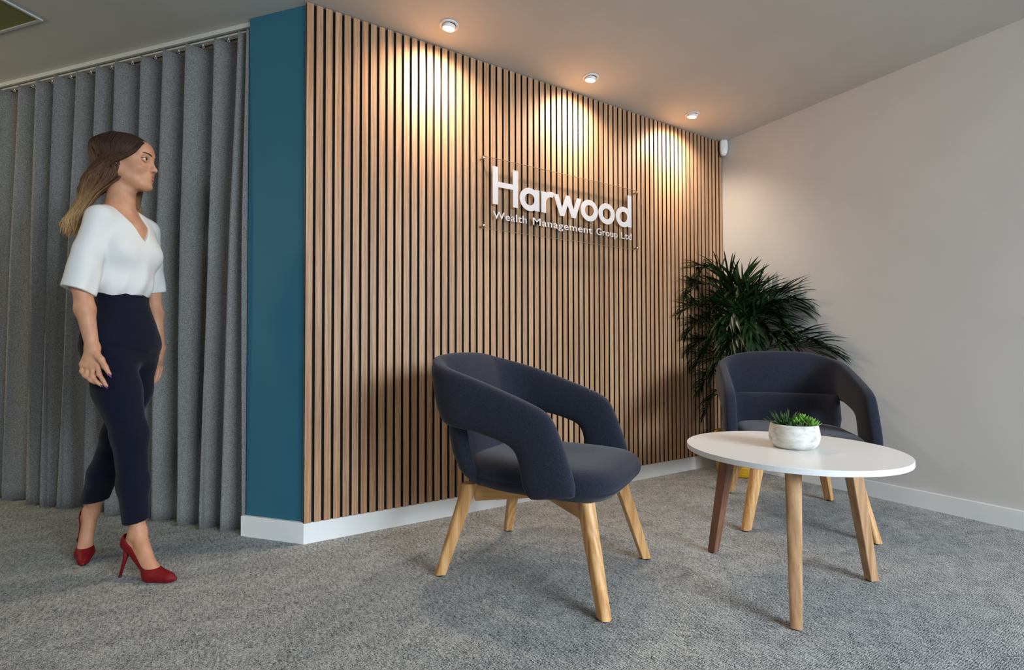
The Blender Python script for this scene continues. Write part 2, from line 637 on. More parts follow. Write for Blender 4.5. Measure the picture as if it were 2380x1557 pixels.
# ------------------------------------------------------------------ ceiling panel (unlit) top left
gc = np.array([-.761, 3.258])
panel = thing('ceiling_light_panel', 'unlit square yellowish ceiling light panel in the top left corner', 'ceiling light',
              (*(gc - D*0 + 0*NN), CEIL))
ang = math.atan2(D[1], D[0])
panel.rotation_euler = (0, 0, ang)
# local x runs along D, local y along NN (both away from the visible corner)
L_ = .60
bm = bmesh.new()
for x0, x1, y0, y1 in ((0, L_, 0, .012), (0, L_, L_-.012, L_), (0, .012, .012, L_-.012), (L_-.012, L_, .012, L_-.012)):
    box(bm, x0, x1, y0, y1, -.008, -.0005)
bm_obj('frame', bm, M['white_metal'], panel)
bm = bmesh.new(); box(bm, .013, L_-.013, .013, L_-.013, -.004, -.0006)
bm_obj('diffuser', bm, M['diffuser'], panel)

# ------------------------------------------------------------------ downlights
dl_labels = ['nearest recessed downlight over the left third of the slat wall',
             'middle recessed downlight above the acrylic sign',
             'farthest recessed downlight near the motion sensor corner']
proto = None
for i, (sx, sy) in enumerate(SPOTS):
    if proto is None:
        proto = t = thing('downlight', dl_labels[0], 'ceiling light', (sx, sy, CEIL), 0, 'recessed spotlights washing the slat wall')
        V, Fc = lathe([(.050, -.0005), (.050, -.004), (.047, -.007), (.038, -.006), (.034, -.002), (.034, -.0005)], 40)
        mesh_obj('trim_ring', V, Fc, M['white'], t, True)
        V, Fc = lathe([(.0335, -.001), (.0335, -.016), (.0305, -.018), (.029, -.012), (.029, -.001)], 40)
        g = mesh_obj('gimbal', V, Fc, M['white'], t, True); g.rotation_euler = (math.radians(10), math.radians(3), 0)
        V, Fc = lathe([(.0285, -.010), (.0285, -.014), (.018, -.0175), (.003, -.0185)], 40)
        g = mesh_obj('lamp_lens', V, Fc, M['lamp'], t, True); g.rotation_euler = (math.radians(10), math.radians(3), 0)
    else:
        t = proto.copy(); COL.objects.link(t); t.location = (sx, sy, CEIL); t['label'] = dl_labels[i]
        for ch in list(proto.children):
            c = ch.copy(); COL.objects.link(c); c.parent = t

# ------------------------------------------------------------------ motion sensor in the corner
ms_ = thing('motion_sensor', 'small white rounded motion sensor high in the corner', 'sensor', (3.392, 2.410, 2.418), math.radians(-45))
rings = []
nz = 15
for i in range(nz):
    t = i/(nz-1)
    z = t*.128
    e = min(1, (1-(abs(2*t-1))**5)**.5+.0)
    e = max(e, .02)
    w_ = .030*(.72+.28*min(1, t*3.0) if t < .35 else 1.0)*(.55+.45*e)
    d_ = .020*(.35+.65*e)
    rings.append([(w_*math.copysign(abs(math.cos(a))**.6, math.cos(a)), -d_*.2 + d_*math.copysign(abs(math.sin(a))**.75, math.sin(a)), z)
                  for a in np.linspace(0, 2*PI, 28, endpoint=False)])
V, Fc = loft(rings)
mesh_obj('housing', V, Fc, M['white'], ms_, True)
V, Fc = loft([[(.016*r_*math.cos(a), -.0215-.004*(1-r_*r_)**.5, .050+.020*r_*math.sin(a)) for a in np.linspace(0, 2*PI, 20, endpoint=False)] for r_ in (1, .8, .55, .25, .02)])
mesh_obj('lens', V, Fc, M['white'], ms_, True)
bm = bmesh.new(); box(bm, -.012, .012, .010, .030, .03, .10)
bm_obj('bracket', bm, M['white'], ms_)

# ------------------------------------------------------------------ acrylic sign
sign = thing('sign', 'clear acrylic sign with white company lettering mounted on the slat wall', 'sign', (1.254, YS-.030, 1.581))
SWD, SH = 1.212, .408
bm = bmesh.new(); box(bm, 0, SWD, 0, .006, 0, SH)
bm_obj('acrylic_panel', bm, M['acrylic'], sign)
bm = bmesh.new()
for x0, x1, z0, z1 in ((0, SWD, -.0006, .0004), (0, SWD, SH-.0004, SH+.0006), (-.0006, .0004, 0, SH), (SWD-.0004, SWD+.0006, 0, SH)):
    box(bm, x0, x1, .0003, .0057, z0, z1)
bm_obj('panel_edge', bm, M['acrylic_edge'], sign)
so = None
for px_, pz_ in ((.012, .013), (SWD-.012, .013), (.012, SH-.013), (SWD-.012, SH-.013)):
    if so is None:
        V, Fc = tube([(0, .0302, 0), (0, .006, 0), (0, .0059, 0), (0, -.006, 0), (0, -.009, 0)], [.0055, .0055, .0075, .0075, .005], 20)
        so = mesh_obj('standoff', V, Fc, M['chrome'], sign, True); o = so
    else:
        o = so.copy(); COL.objects.link(o)
    o.location = (px_, 0, pz_)
    o.parent = sign
LX, LZ = 1.254, 1.581                          # letters are laid out in wall coordinates x, z


def poly_letter(bm, pts):
    lo = [bm.verts.new((x-LX, -.0042, z-LZ)) for x, z in pts]
    hi = [bm.verts.new((x-LX, -.0002, z-LZ)) for x, z in pts]
    bm.faces.new(lo)
    bm.faces.new(hi[::-1])
    for i in range(len(pts)):
        j = (i+1) % len(pts)
        bm.faces.new((lo[i], hi[i], hi[j], lo[j]))


def ring_letter(bm, cx, cz, rx, rz, t, n=56, a0=0, a1=2*PI):
    full = abs(a1-a0-2*PI) < 1e-6
    k = n if full else n+1
    A = [a0+(a1-a0)*i/n for i in range(k)]
    L = []
    for y in (-.0040, -.0002):
        for (ax, az) in ((rx, rz), (rx-t, rz-t*.98)):
            L.append([bm.verts.new((cx+ax*math.cos(a)-LX, y, cz+az*math.sin(a)-LZ)) for a in A])
    fo, fi, bo, bi = L
    for i in range(k if full else k-1):
        j = (i+1) % k
        bm.faces.new((fo[i], fo[j], fi[j], fi[i]))
        bm.faces.new((bo[i], bi[i], bi[j], bo[j]))
        bm.faces.new((fo[i], bo[i], bo[j], fo[j]))
        bm.faces.new((fi[i], fi[j], bi[j], bi[i]))
    if not full:
        for i in (0, k-1):
            bm.faces.new((fo[i], fi[i], bi[i], bo[i]))


def rect(bm, x0, x1, z0, z1):
    poly_letter(bm, [(x0, z0), (x1, z0), (x1, z1), (x0, z1)])


def letter(fn):
    bm = bmesh.new(); fn(bm)
    return bm_obj('letter', bm, M['letter'], sign)


BL, XH, ST = 1.7255, 1.853, .0345
letter(lambda bm: poly_letter(bm, [(1.324, BL), (1.359, BL), (1.359, 1.826), (1.458, 1.826), (1.458, BL), (1.493, BL),
                                   (1.493, 1.942), (1.458, 1.942), (1.458, 1.857), (1.359, 1.857), (1.359, 1.942), (1.324, 1.942)]))
letter(lambda bm: (ring_letter(bm, 1.5735, 1.789, .0690, .0690, .0345), rect(bm, 1.6105, 1.6435, BL, XH)))
letter(lambda bm: (rect(bm, 1.6575, 1.6915, BL, XH), ring_letter(bm, 1.7300, 1.7860, .0730, .0740, .0340, 20, PI*.40, PI*.97)))
letter(lambda bm: poly_letter(bm, [(1.7465, XH), (1.796, 1.7235), (1.828, 1.7235), (1.8565, 1.798), (1.8855, 1.7235), (1.918, 1.7235), (1.966, XH),
                                   (1.930, XH), (1.9020, 1.775), (1.871, 1.857), (1.843, 1.857), (1.8120, 1.775), (1.7835, XH)]))
letter(lambda bm: ring_letter(bm, 2.0295, 1.789, .0710, .0690, .0345))
letter(lambda bm: ring_letter(bm, 2.1765, 1.789, .0700, .0690, .0345))
letter(lambda bm: (ring_letter(bm, 2.3260, 1.789, .0690, .0690, .0345), rect(bm, 2.3650, 2.3985, BL, 1.942)))
# small line, one part per word (built-in lettering font)
x = 1.327
dg = bpy.context.evaluated_depsgraph_get()
words = [('Wealth', 1.327, 1.552), ('Management', 1.597, 2.052), ('Group', 2.088, 2.270), ('Ltd', 2.304, 2.3985)]
for wtxt, x0, x1 in words:
    cu = bpy.data.curves.new('word', 'FONT')
    cu.body = wtxt
    cu.size = .062
    cu.extrude = .0018
    cu.offset = .0004
    cu.space_character = 1.08
    to = bpy.data.objects.new('word_tmp', cu)
    COL.objects.link(to)
    bpy.context.view_layer.update()
    dg = bpy.context.evaluated_depsgraph_get()
    me = bpy.data.meshes.new_from_object(to.evaluated_get(dg))
    COL.objects.unlink(to)
    bpy.data.objects.remove(to)
    co = np.empty(len(me.vertices)*3); me.vertices.foreach_get('co', co); co = co.reshape(-1, 3)
    sxc = (x1-x0)/(co[:, 0].max()-co[:, 0].min())
    X = x0-LX+(co[:, 0]-co[:, 0].min())*sxc
    Z = 1.6425-LZ+co[:, 1]
    out_ = np.stack([X, -.0021+(-co[:, 2])*1.0, Z], 1)
    me.vertices.foreach_set('co', out_.ravel())
    me.update()
    link('lettering', me, M['letter'], sign)

# ------------------------------------------------------------------ armchairs
AA, RR, YC = .320, .145, -.192                # half width, corner radius, start of the straight side


def plan(s, a=AA, r=RR, yc=YC):
    """s = arc length from the back centre (sign = side) -> point and outward normal"""
    sg = 1 if s >= 0 else -1
    s = abs(s)
    flat = a-r
    if s < flat:
        return np.array([sg*s, yc-r]), np.array([0., -1.])
    s2 = s-flat
    if s2 < r*PI/2:
        th_ = s2/r
        return np.array([sg*(flat+r*math.sin(th_)), yc-r*math.cos(th_)]), np.array([sg*math.sin(th_), -math.cos(th_)])
    y = yc+(s2-r*PI/2)
    return np.array([sg*a, y]), np.array([sg*1., 0.])


SB = (AA-RR)+RR*PI/2                            # arc length where the side starts


def sy(y):
    return SB+(y-YC)


OUT_IN = [((0, .888), (0, .612)), ((.10, .886), (.10, .612)), ((.20, .874), (.20, .611)), ((.30, .847), (.30, .607)),
          ((sy(-.145), .797), (sy(-.165), .597)), ((sy(-.02), .750), (sy(-.085), .583)), ((sy(.070), .716), (sy(-.035), .570)),
          ((sy(.125), .693), (sy(.000), .558)), ((sy(.162), .666), (sy(.028), .538)), ((sy(.186), .625), (sy(.043), .508)),
          ((sy(.215), .555), (sy(.052), .470)), ((sy(.245), .470), (sy(.062), .420)), ((sy(.262), .397), (sy(.085), .366))]


def warp(p, s, z):
    bk = min(1, max(0, (.62-abs(s))/.4))
    p = p.copy()
    p[1] -= .24*(z-.60)*bk
    return p


def chair(name, label, loc, fwd):
    rz = math.atan2(fwd[1], fwd[0])-PI/2
    t = thing(name, label, 'chair', (*loc, 0), rz, 'navy upholstered armchairs on ash legs')
    # wrap-around backrest and arms
    half = cr([(*o, *i) for o, i in OUT_IN], 72)
    full = np.concatenate([half[::-1]*np.array([-1, 1, -1, 1]), half[1:]])
    rings = []
    nr = len(full)
    nk = 28
    for i, (so_, zo, si_, zi) in enumerate(full):
        e = min(i, nr-1-i)
        cap = 1.0
        if e < 7:
            cap = max(.12, (1-(1-e/7)**2.4)**.5)
        ring = []
        for k in range(nk):
            a = 2*PI*k/nk
            cw = math.copysign(abs(math.cos(a))**.62, math.cos(a))
            ct = math.copysign(abs(math.sin(a))**.62, math.sin(a))
            wmix = .5+.5*cw*(1-.22*(1-cap))
            s = si_+(so_-si_)*wmix
            z = zi+(zo-zi)*wmix
            p, n = plan(s)
            p = warp(p, s, z)
            th_ = .033*cap*(1+.10*(1-abs(cw)))
            q = p+n*th_*ct
            ring.append((q[0], q[1], z+(0 if e >= 7 else .010*(1-cap))))
        rings.append(ring)
    V, Fc = loft(rings)
    mesh_obj('wrap_backrest', V, Fc, M['navy'], t, True)
    # lower back shell joined to the seat
    rings = []
    a2, r2_, yc2 = .285, .10, -.212
    L = (a2-r2_)+r2_*PI/2+.004
    ns = 56
    for i in range(ns+1):
        s = -L+2*L*i/ns
        e = min(i, ns-i)
        cap = 1 if e > 4 else max(.15, (1-(1-e/4.)**2)**.5)
        ring = []
        for k in range(24):
            a = 2*PI*k/24
            cw = math.copysign(abs(math.cos(a))**.5, math.cos(a))
            ct = math.copysign(abs(math.sin(a))**.6, math.sin(a))
            z = .500+.135*cw
            p, n = plan(s, a2, r2_, yc2)
            inset = 0.060*max(0, (.50-z)/.13)**2.2
            p = p - n*inset
            side = min(1, max(0, (abs(s)-.2)/.2))
            p[1] -= .20*(z-.60)*(1-side)
            p[1] += .05*side*max(0, (.62-z)/.25)
            q = p+n*.026*cap*ct
            ring.append((q[0], q[1], z))
        rings.append(ring)
    V, Fc = loft(rings)
    mesh_obj('lower_back', V, Fc, M['navy'], t, True)
    # seat cushion: stacked superellipse outlines
    def outline(k, grow, z, n=72):
        r = []
        for j in range(n):
            a = 2*PI*j/n
            c, s_ = math.cos(a), math.sin(a)
            ex = .30 if s_ > 0 else .60
            x_ = (.285+grow)*math.copysign(abs(c)**ex, c)
            y_ = (.353+grow)*abs(s_)**.42 if s_ > 0 else -(.30+grow)*abs(s_)**.75
            if s_ > 0:
                y_ -= .016*(abs(x_)/.285)**2.2
            zz = z
            if k > 0:
                zz = z - .006*max(0, y_/.33)**2 + .004*(x_/.285)**2
            r.append((x_, y_, zz))
        return r
    prof = [(-.09, .353, 0), (-.055, .357, 0), (-.026, .369, 0), (-.008, .388, 0), (-.001, .402, 1), (-.0030, .4045, 1), (.001, .407, 1), (.003, .425, 1), (-.002, .444, 1), (-.014, .460, 1), (-.032, .470, 1), (-.06, .475, 1), (-.12, .477, 1), (-.20, .474, 1), (-.25, .473, 1)]
    V, Fc = loft([outline(k, g_, z) for g_, z, k in prof])
    mesh_obj('seat', V, Fc, M['navy'], t, True)
    # crossed rails
    for sgn in (1, -1):
        dx, dy = .185*sgn, .235
        ln = math.hypot(dx, dy)
        bm = bmesh.new()
        box(bm, -ln, ln, -.016, .016, .290 if sgn > 0 else .2905, .356, .003)
        o = bm_obj('cross_rail', bm, M['ash_x'], t)
        o.rotation_euler = (0, 0, math.atan2(dy, dx))
    # legs
    for lx in (1, -1):
        for ly in (1, -1):
            bot = Vector((lx*.275, ly*.340, 0.008)); top = Vector((lx*.198, ly*.248, .362))
            rd = Vector((lx*.63, ly*.78, 0)).normalized(); tg = Vector((-rd.y, rd.x, 0))
            rings = []
            for q in (0, .5, 1):
                c = bot.lerp(top, q)
                hr = .0215+.0085*q; ht = .0195+.0065*q
                ring = [(-hr+.003, -ht), (-hr, -ht+.003), (-hr, ht-.003), (-hr+.003, ht)]
                ring += [(hr*.35+hr*.65*math.sin(a), ht*math.cos(a)) for a in np.linspace(0, PI, 13)]
                rings.append([c+rd*u_+tg*v_ for u_, v_ in ring])
            V, Fc = loft(rings)
            lgo = mesh_obj('leg', V, Fc, M['ash'], t, True); lgo.data.set_sharp_from_angle(angle=math.radians(32))
            V, Fc = lathe([(.013, 0), (.014, .002), (.014, .009), (.012, .0095)], 20)
            g = mesh_obj('foot_pad', V, Fc, M['black'], t, True, (bot.x, bot.y, 0))
    return t


for o in list(bpy.data.objects):
    pass
chair('armchair', 'navy wool armchair in the foreground turned to face right, nearest to camera', (1.1725, 1.6755), (.5, -.866))
chair('armchair', 'navy wool armchair behind the round table in front of the palm', (2.68, 1.51), (-.749, -.663))

# ------------------------------------------------------------------ round table
tb = thing('coffee_table', 'round white topped coffee table on three splayed wooden legs', 'table', (1.888, 1.067, 0))
TR = .3727
prof = [(TR-.30, .503), (TR-.001, .503), (TR, .504), (TR, .522), (TR-.001, .523), (TR-.30, .523)]
V, Fc = lathe([(TR-.0015, .5029), (TR, .5040), (TR, .5220), (TR-.0010, .5230)], 128)
top = mesh_obj('table_top', V, Fc, [M['table_edge'], M['table_top']], tb)
for p in top.data.polygons:
    if abs(p.normal.z) > .9:
        p.material_index = 1
legs = [((-.001, .346), 'dark_leg'), ((-.287, -.176), 'oak_leg'), ((.293, -.148), 'oak_leg')]  # the leg towards the slat wall gets darker browns than the others
for (lx, ly), mt in legs:
    bot = Vector((lx, ly, .006)); topv = Vector((lx*.75, ly*.75, .503))
    rd = Vector((lx, ly, 0)).normalized(); tg = Vector((-rd.y, rd.x, 0))
    rings = []
    for q in (0, .5, 1):
        c = bot.lerp(topv, q)
        hr = .0190+.0075*q; ht = .0175+.0075*q
        ring = [(-hr+.002, -ht), (-hr, -ht+.002), (-hr, ht-.002), (-hr+.002, ht)]
        ring += [(hr*.6+hr*.4*math.sin(a), ht*math.cos(a)) for a in np.linspace(0, PI, 13)]
        rings.append([c+rd*u_+tg*v_ for u_, v_ in ring])
    V, Fc = loft(rings)
    lg = mesh_obj('leg', V, Fc, M[mt], tb, False)
    lg.data.shade_smooth(); lg.data.set_sharp_from_angle(angle=math.radians(32))
    if mt == 'dark_leg':
        lg['label'] = 'darker brown wooden leg'
    V, Fc = lathe([(.012, 0), (.013, .002), (.013, .007), (.011, .0075)], 16)
    mesh_obj('foot_pad', V, Fc, M['black'], tb, True, (lx, ly, 0))
bm = bmesh.new()
V, Fc = lathe([(.02, .491), (.16, .491), (.16, .5028), (.02, .5028)], 48)
mesh_obj('mounting_plate', V, Fc, M['black'], tb)

# ------------------------------------------------------------------ succulent bowl
BX, BY, BZ = 1.897, 1.055, .523
bowl = thing('succulent_planter', 'oval pale concrete bowl of green succulents on the white table', 'plant', (BX, BY, BZ))
bowl.scale = (1.11, 1.11, 1.11)
BR = .0775


def bowlring(r, z):
    return [(r*1.04*math.cos(a), r*math.sin(a), z) for a in np.linspace(0, 2*PI, 64, endpoint=False)]


prof = [(.050, 0), (.057, .001), (.066, .008), (.0735, .020), (.0775, .036), (.0775, .050), (.0755, .064), (.0725, .077), (.0712, .0815), (.0690, .0825), (.0670, .0810), (.0675, .070), (.068, .066)]
V, Fc = loft([bowlring(r, z) for r, z in prof])
mesh_obj('bowl', V, Fc, M['concrete'], bowl, True)
V, Fc = loft([bowlring(r, z) for r, z in ((.0672, .0665), (.0672, .072), (.05, .0745), (.004, .076))])
mesh_obj('soil', V, Fc, M['soil'], bowl, True)


def leaf(base, dirv, length, width, thick, curl, n=7, tip=1.0, upv=(0, 0, 1)):
    """fleshy pointed leaf as a tapered flattened tube"""
    d = Vector(dirv).normalized()
    side = d.cross(Vector(upv))
    if side.length < .05:
        side = Vector((1, 0, 0))
    side.normalize()
    nrm = side.cross(d).normalized()
    rings = []
    for i in range(n):
        t = i/(n-1)
        c = Vector(base)+d*length*t+nrm*(curl*length*t*t)
        wv_ = width*(max(0, math.sin(PI*min(1, (t*.86+.14))**.85))**.9)*(1 if t < 1 else .05)
        if i == n-1:
            wv_ = width*.04
        tk = thick*(1-.75*t)+.0003
        rings.append([tuple(c+side*(wv_*math.cos(a))+nrm*(tk*math.sin(a)+.25*wv_*abs(math.cos(a))**2)) for a in np.linspace(0, 2*PI, 8, endpoint=False)])
    return loft(rings)


# view-aligned description of the plants: sideways axis of the bowl as the camera sees it
vr = Vector((math.sin(.522), -math.cos(.522), 0)); vd = Vector((math.cos(.522), math.sin(.522), 0))
rnd = random.Random(3)
base = vr*(-.030)+Vector((0, 0, .070))
for i in range(34):
    a = rnd.uniform(0, 2*PI); el = rnd.uniform(.35, 1.3)
    dv = Vector((math.cos(a)*math.cos(el), math.sin(a)*math.cos(el), math.sin(el))) - vr*.25
    V, Fc = leaf(base+Vector((math.cos(a), math.sin(a), 0))*.010, dv, rnd.uniform(.042, .066), .0040, .0018, .08)
    mesh_obj('spiky_leaf', V, Fc, M['succ_dark'], bowl, True)
for (cx_, cd_, cz_, n_, ln, wd, mt, lean) in ((.006, -.006, .082, 16, .038, .0095, 'succ_green', 0), (.026, .012, .090, 18, .040, .0100, 'succ_green', .1),
                                            (.048, -.004, .082, 18, .040, .0095, 'succ_green', .45), (.012, -.040, .074, 12, .036, .009, 'succ_dark', .0), (.038, -.036, .072, 12, .030, .009, 'succ_dark', .1), (-.012, -.036, .072, 10, .034, .008, 'succ_dark', -.2)):
    bc = vr*cx_+vd*cd_+Vector((0, 0, cz_-.012))
    for i in range(n_):
        a = i*2.39996
        el = .30+1.05*(i/n_)
        dv = Vector((math.cos(a)*math.cos(el), math.sin(a)*math.cos(el), math.sin(el)))+vr*lean
        V, Fc = leaf(bc+Vector((0, 0, .008*i/n_)), dv, ln*(1-.25*i/n_), wd, .0022, .22)
        mesh_obj('rosette_leaf', V, Fc, M[mt], bowl, True)

# ------------------------------------------------------------------ palm in the yellow pot
PX_, PY_ = 3.232, 2.200
palm = thing('potted_palm', 'dark green palm in a ribbed yellow pot in the corner', 'plant', (PX_, PY_, 0))
V, Fc = lathe([(.118, 0), (.136, .003), (.145, .018), (.152, .10), (.160, .27), (.163, .30), (.158, .305), (.150, .300), (.148, .27)], 64)
mesh_obj('pot', V, Fc, M['yellow'], palm, True)
V, Fc = lathe([(.1495, .27), (.14, .275), (.01, .28)], 40)
mesh_obj('soil', V, Fc, M['soil'], palm, True)


def campx(u, v):
    return (fw + r2*((u-1190)/F_PX) - u2*((v-778.5-SHIFT)/F_PX))


def tip_at(u, v, off=0.0):
    """frond tip on the sight line, in the plane through the pot, kept off both walls"""
    d = campx(u, v)
    c0 = Vector((0, 0, .9))
    hd = Vector((math.cos(.6), math.sin(.6), 0))
    t = (Vector((PX_, PY_, 0))-c0).dot(hd)+off
    t /= d.dot(hd)
    t = min(t, (XR-.045)/d.x)
    if d.y > 0:
        t = min(t, (YS-.03)/d.y)
    return c0+d*t


rnd = random.Random(11)
# (tip px, depth offset, droop, leaflet length)
FR = [(1622, 622, 0, .35, .20), (1600, 660, -.05, .30, .19), (1590, 705, -.1, .12, .20), (1603, 752, -.15, .30, .20), (1608, 795, -.2, .30, .19),
      (1618, 835, -.25, .4, .17), (1628, 895, -.2, .6, .16), (1636, 960, -.1, .8, .14), (1675, 655, .0, .12, .20), (1695, 640, 0, .04, .22),
      (1714, 655, -.1, .06, .22), (1738, 655, -.05, .05, .20), (1768, 672, -.1, .20, .22), (1806, 715, -.25, .40, .22), (1798, 680, -.1, .28, .22),
      (1850, 680, -.3, .22, .24), (1858, 700, -.35, .22, .22), (1826, 750, -.4, .55, .22), (1838, 775, -.45, .60, .22), (1820, 800, -.5, .7, .18),
      (1905, 783, -.5, .30, .22), (1940, 805, -.55, .36, .22), (1928, 822, -.6, .45, .20), (1700, 720, -.35, .25, .22), (1740, 740, -.4, .3, .22),
      (1668, 745, -.35, .4, .2), (1648, 710, -.2, .3, .20), (1752, 780, -.45, .6, .2), (1700, 790, -.4, .6, .2), (1656, 860, -.35, .7, .17), (1640, 800, -.3, .5, .19),
      (1718, 690, .05, .1, .22), (1750, 715, .0, .25, .22), (1770, 740, -.1, .4, .22), (1686, 690, .02, .2, .22)]
for (tu, tv, off, droop, ll) in FR:
    tip = tip_at(tu, tv, off*.35)-Vector((PX_, PY_, 0))
    a = rnd.uniform(0, 2*PI)
    b0 = Vector((.045*math.cos(a), .045*math.sin(a), .29))
    hgt = max(tip.z, .55)
    tip = b0.lerp(tip, .95)
    mid = b0.lerp(tip, .45); mid.z = b0.z+(hgt-b0.z)*(.70+droop*.55); mid.x *= .6; mid.y *= .6
    pre = b0.lerp(tip, .78)
    pre.z = max(tip.z+droop*.16, pre.z+droop*.2)
    path = cr([b0, mid, pre, tip], 26)
    path[:, 0] = np.minimum(path[:, 0], XR-.03-PX_); path[:, 1] = np.minimum(path[:, 1], YS-.02-PY_)
    parts = [tube([tuple(p) for p in path], [.0048*(1-.75*i/25) for i in range(26)], 5)]
    frv, frf = [], []
    nl = 13
    for k in range(nl):
        tt = .42+.57*k/(nl-1)
        fi = tt*25; i0 = min(int(fi), 24)
        p = Vector(path[i0]).lerp(Vector(path[i0+1]), fi-i0)
        tg = (Vector(path[min(i0+1, 25)])-Vector(path[max(i0-1, 0)])).normalized()
        sd = tg.cross(Vector((0, 0, 1)))
        if sd.length < .2:
            sd = tg.cross(Vector((math.cos(a), math.sin(a), 0)))
        sd.normalize()
        nr_ = sd.cross(tg).normalized()
        prof_ = math.sin(PI*(.22+.62*(k/(nl-1))))
        for sg in (1, -1):
            ang_ = .80-.50*k/(nl-1)+rnd.uniform(-.1, .1)
            dv = (tg*math.cos(ang_)+sd*sg*math.sin(ang_)+nr_*rnd.uniform(.1, .45)).normalized()
            ln = ll*(.50+.50*prof_)*1.22*(1-.25*(k/(nl-1))**3)*rnd.uniform(.85, 1.08)
            wd = .0122*rnd.uniform(.8, 1.15)
            n_ = 7
            pts = []
            c = Vector(p)
            dd = dv.copy()
            for q_ in range(n_):
                pts.append(c.copy())
                c = c+dd*(ln/(n_-1))
                dd = (dd+Vector((0, 0, -.075-droop*.05))).normalized()
            V = []
            for q_, c in enumerate(pts):
                u_ = q_/(n_-1)
                ww = wd*(math.sin(PI*min(1, u_*.9+.12))**.75 if q_ < n_-1 else .03)
                sdv = dd.cross(nr_ if abs(dd.dot(nr_)) < .9 else Vector((0, 0, 1))).normalized()
                kk = nr_*(.35*ww)
                for w3 in (c-sdv*ww+kk, c, c+sdv*ww+kk):
                    w3 = Vector(w3)
                    w3.x = min(w3.x, XR-.006-PX_); w3.y = min(w3.y, YS-.006-PY_)
                    V.append(tuple(w3))
            o = len(frv)
            frv += V
            for q_ in range(n_-1):
                b1 = o+q_*3
                frf += [(b1, b1+1, b1+4, b1+3), (b1+1, b1+2, b1+5, b1+4)]
    stem_v, stem_f = parts[0]
    V, Fc = merge([(frv, frf), (stem_v, stem_f)])
    o = mesh_obj('frond', V, Fc, [M['palm'], M['palm_stem']], palm, True)
    nleaf = len(frf)
    for pi in range(nleaf, len(Fc)):
        o.data.polygons[pi].material_index = 1

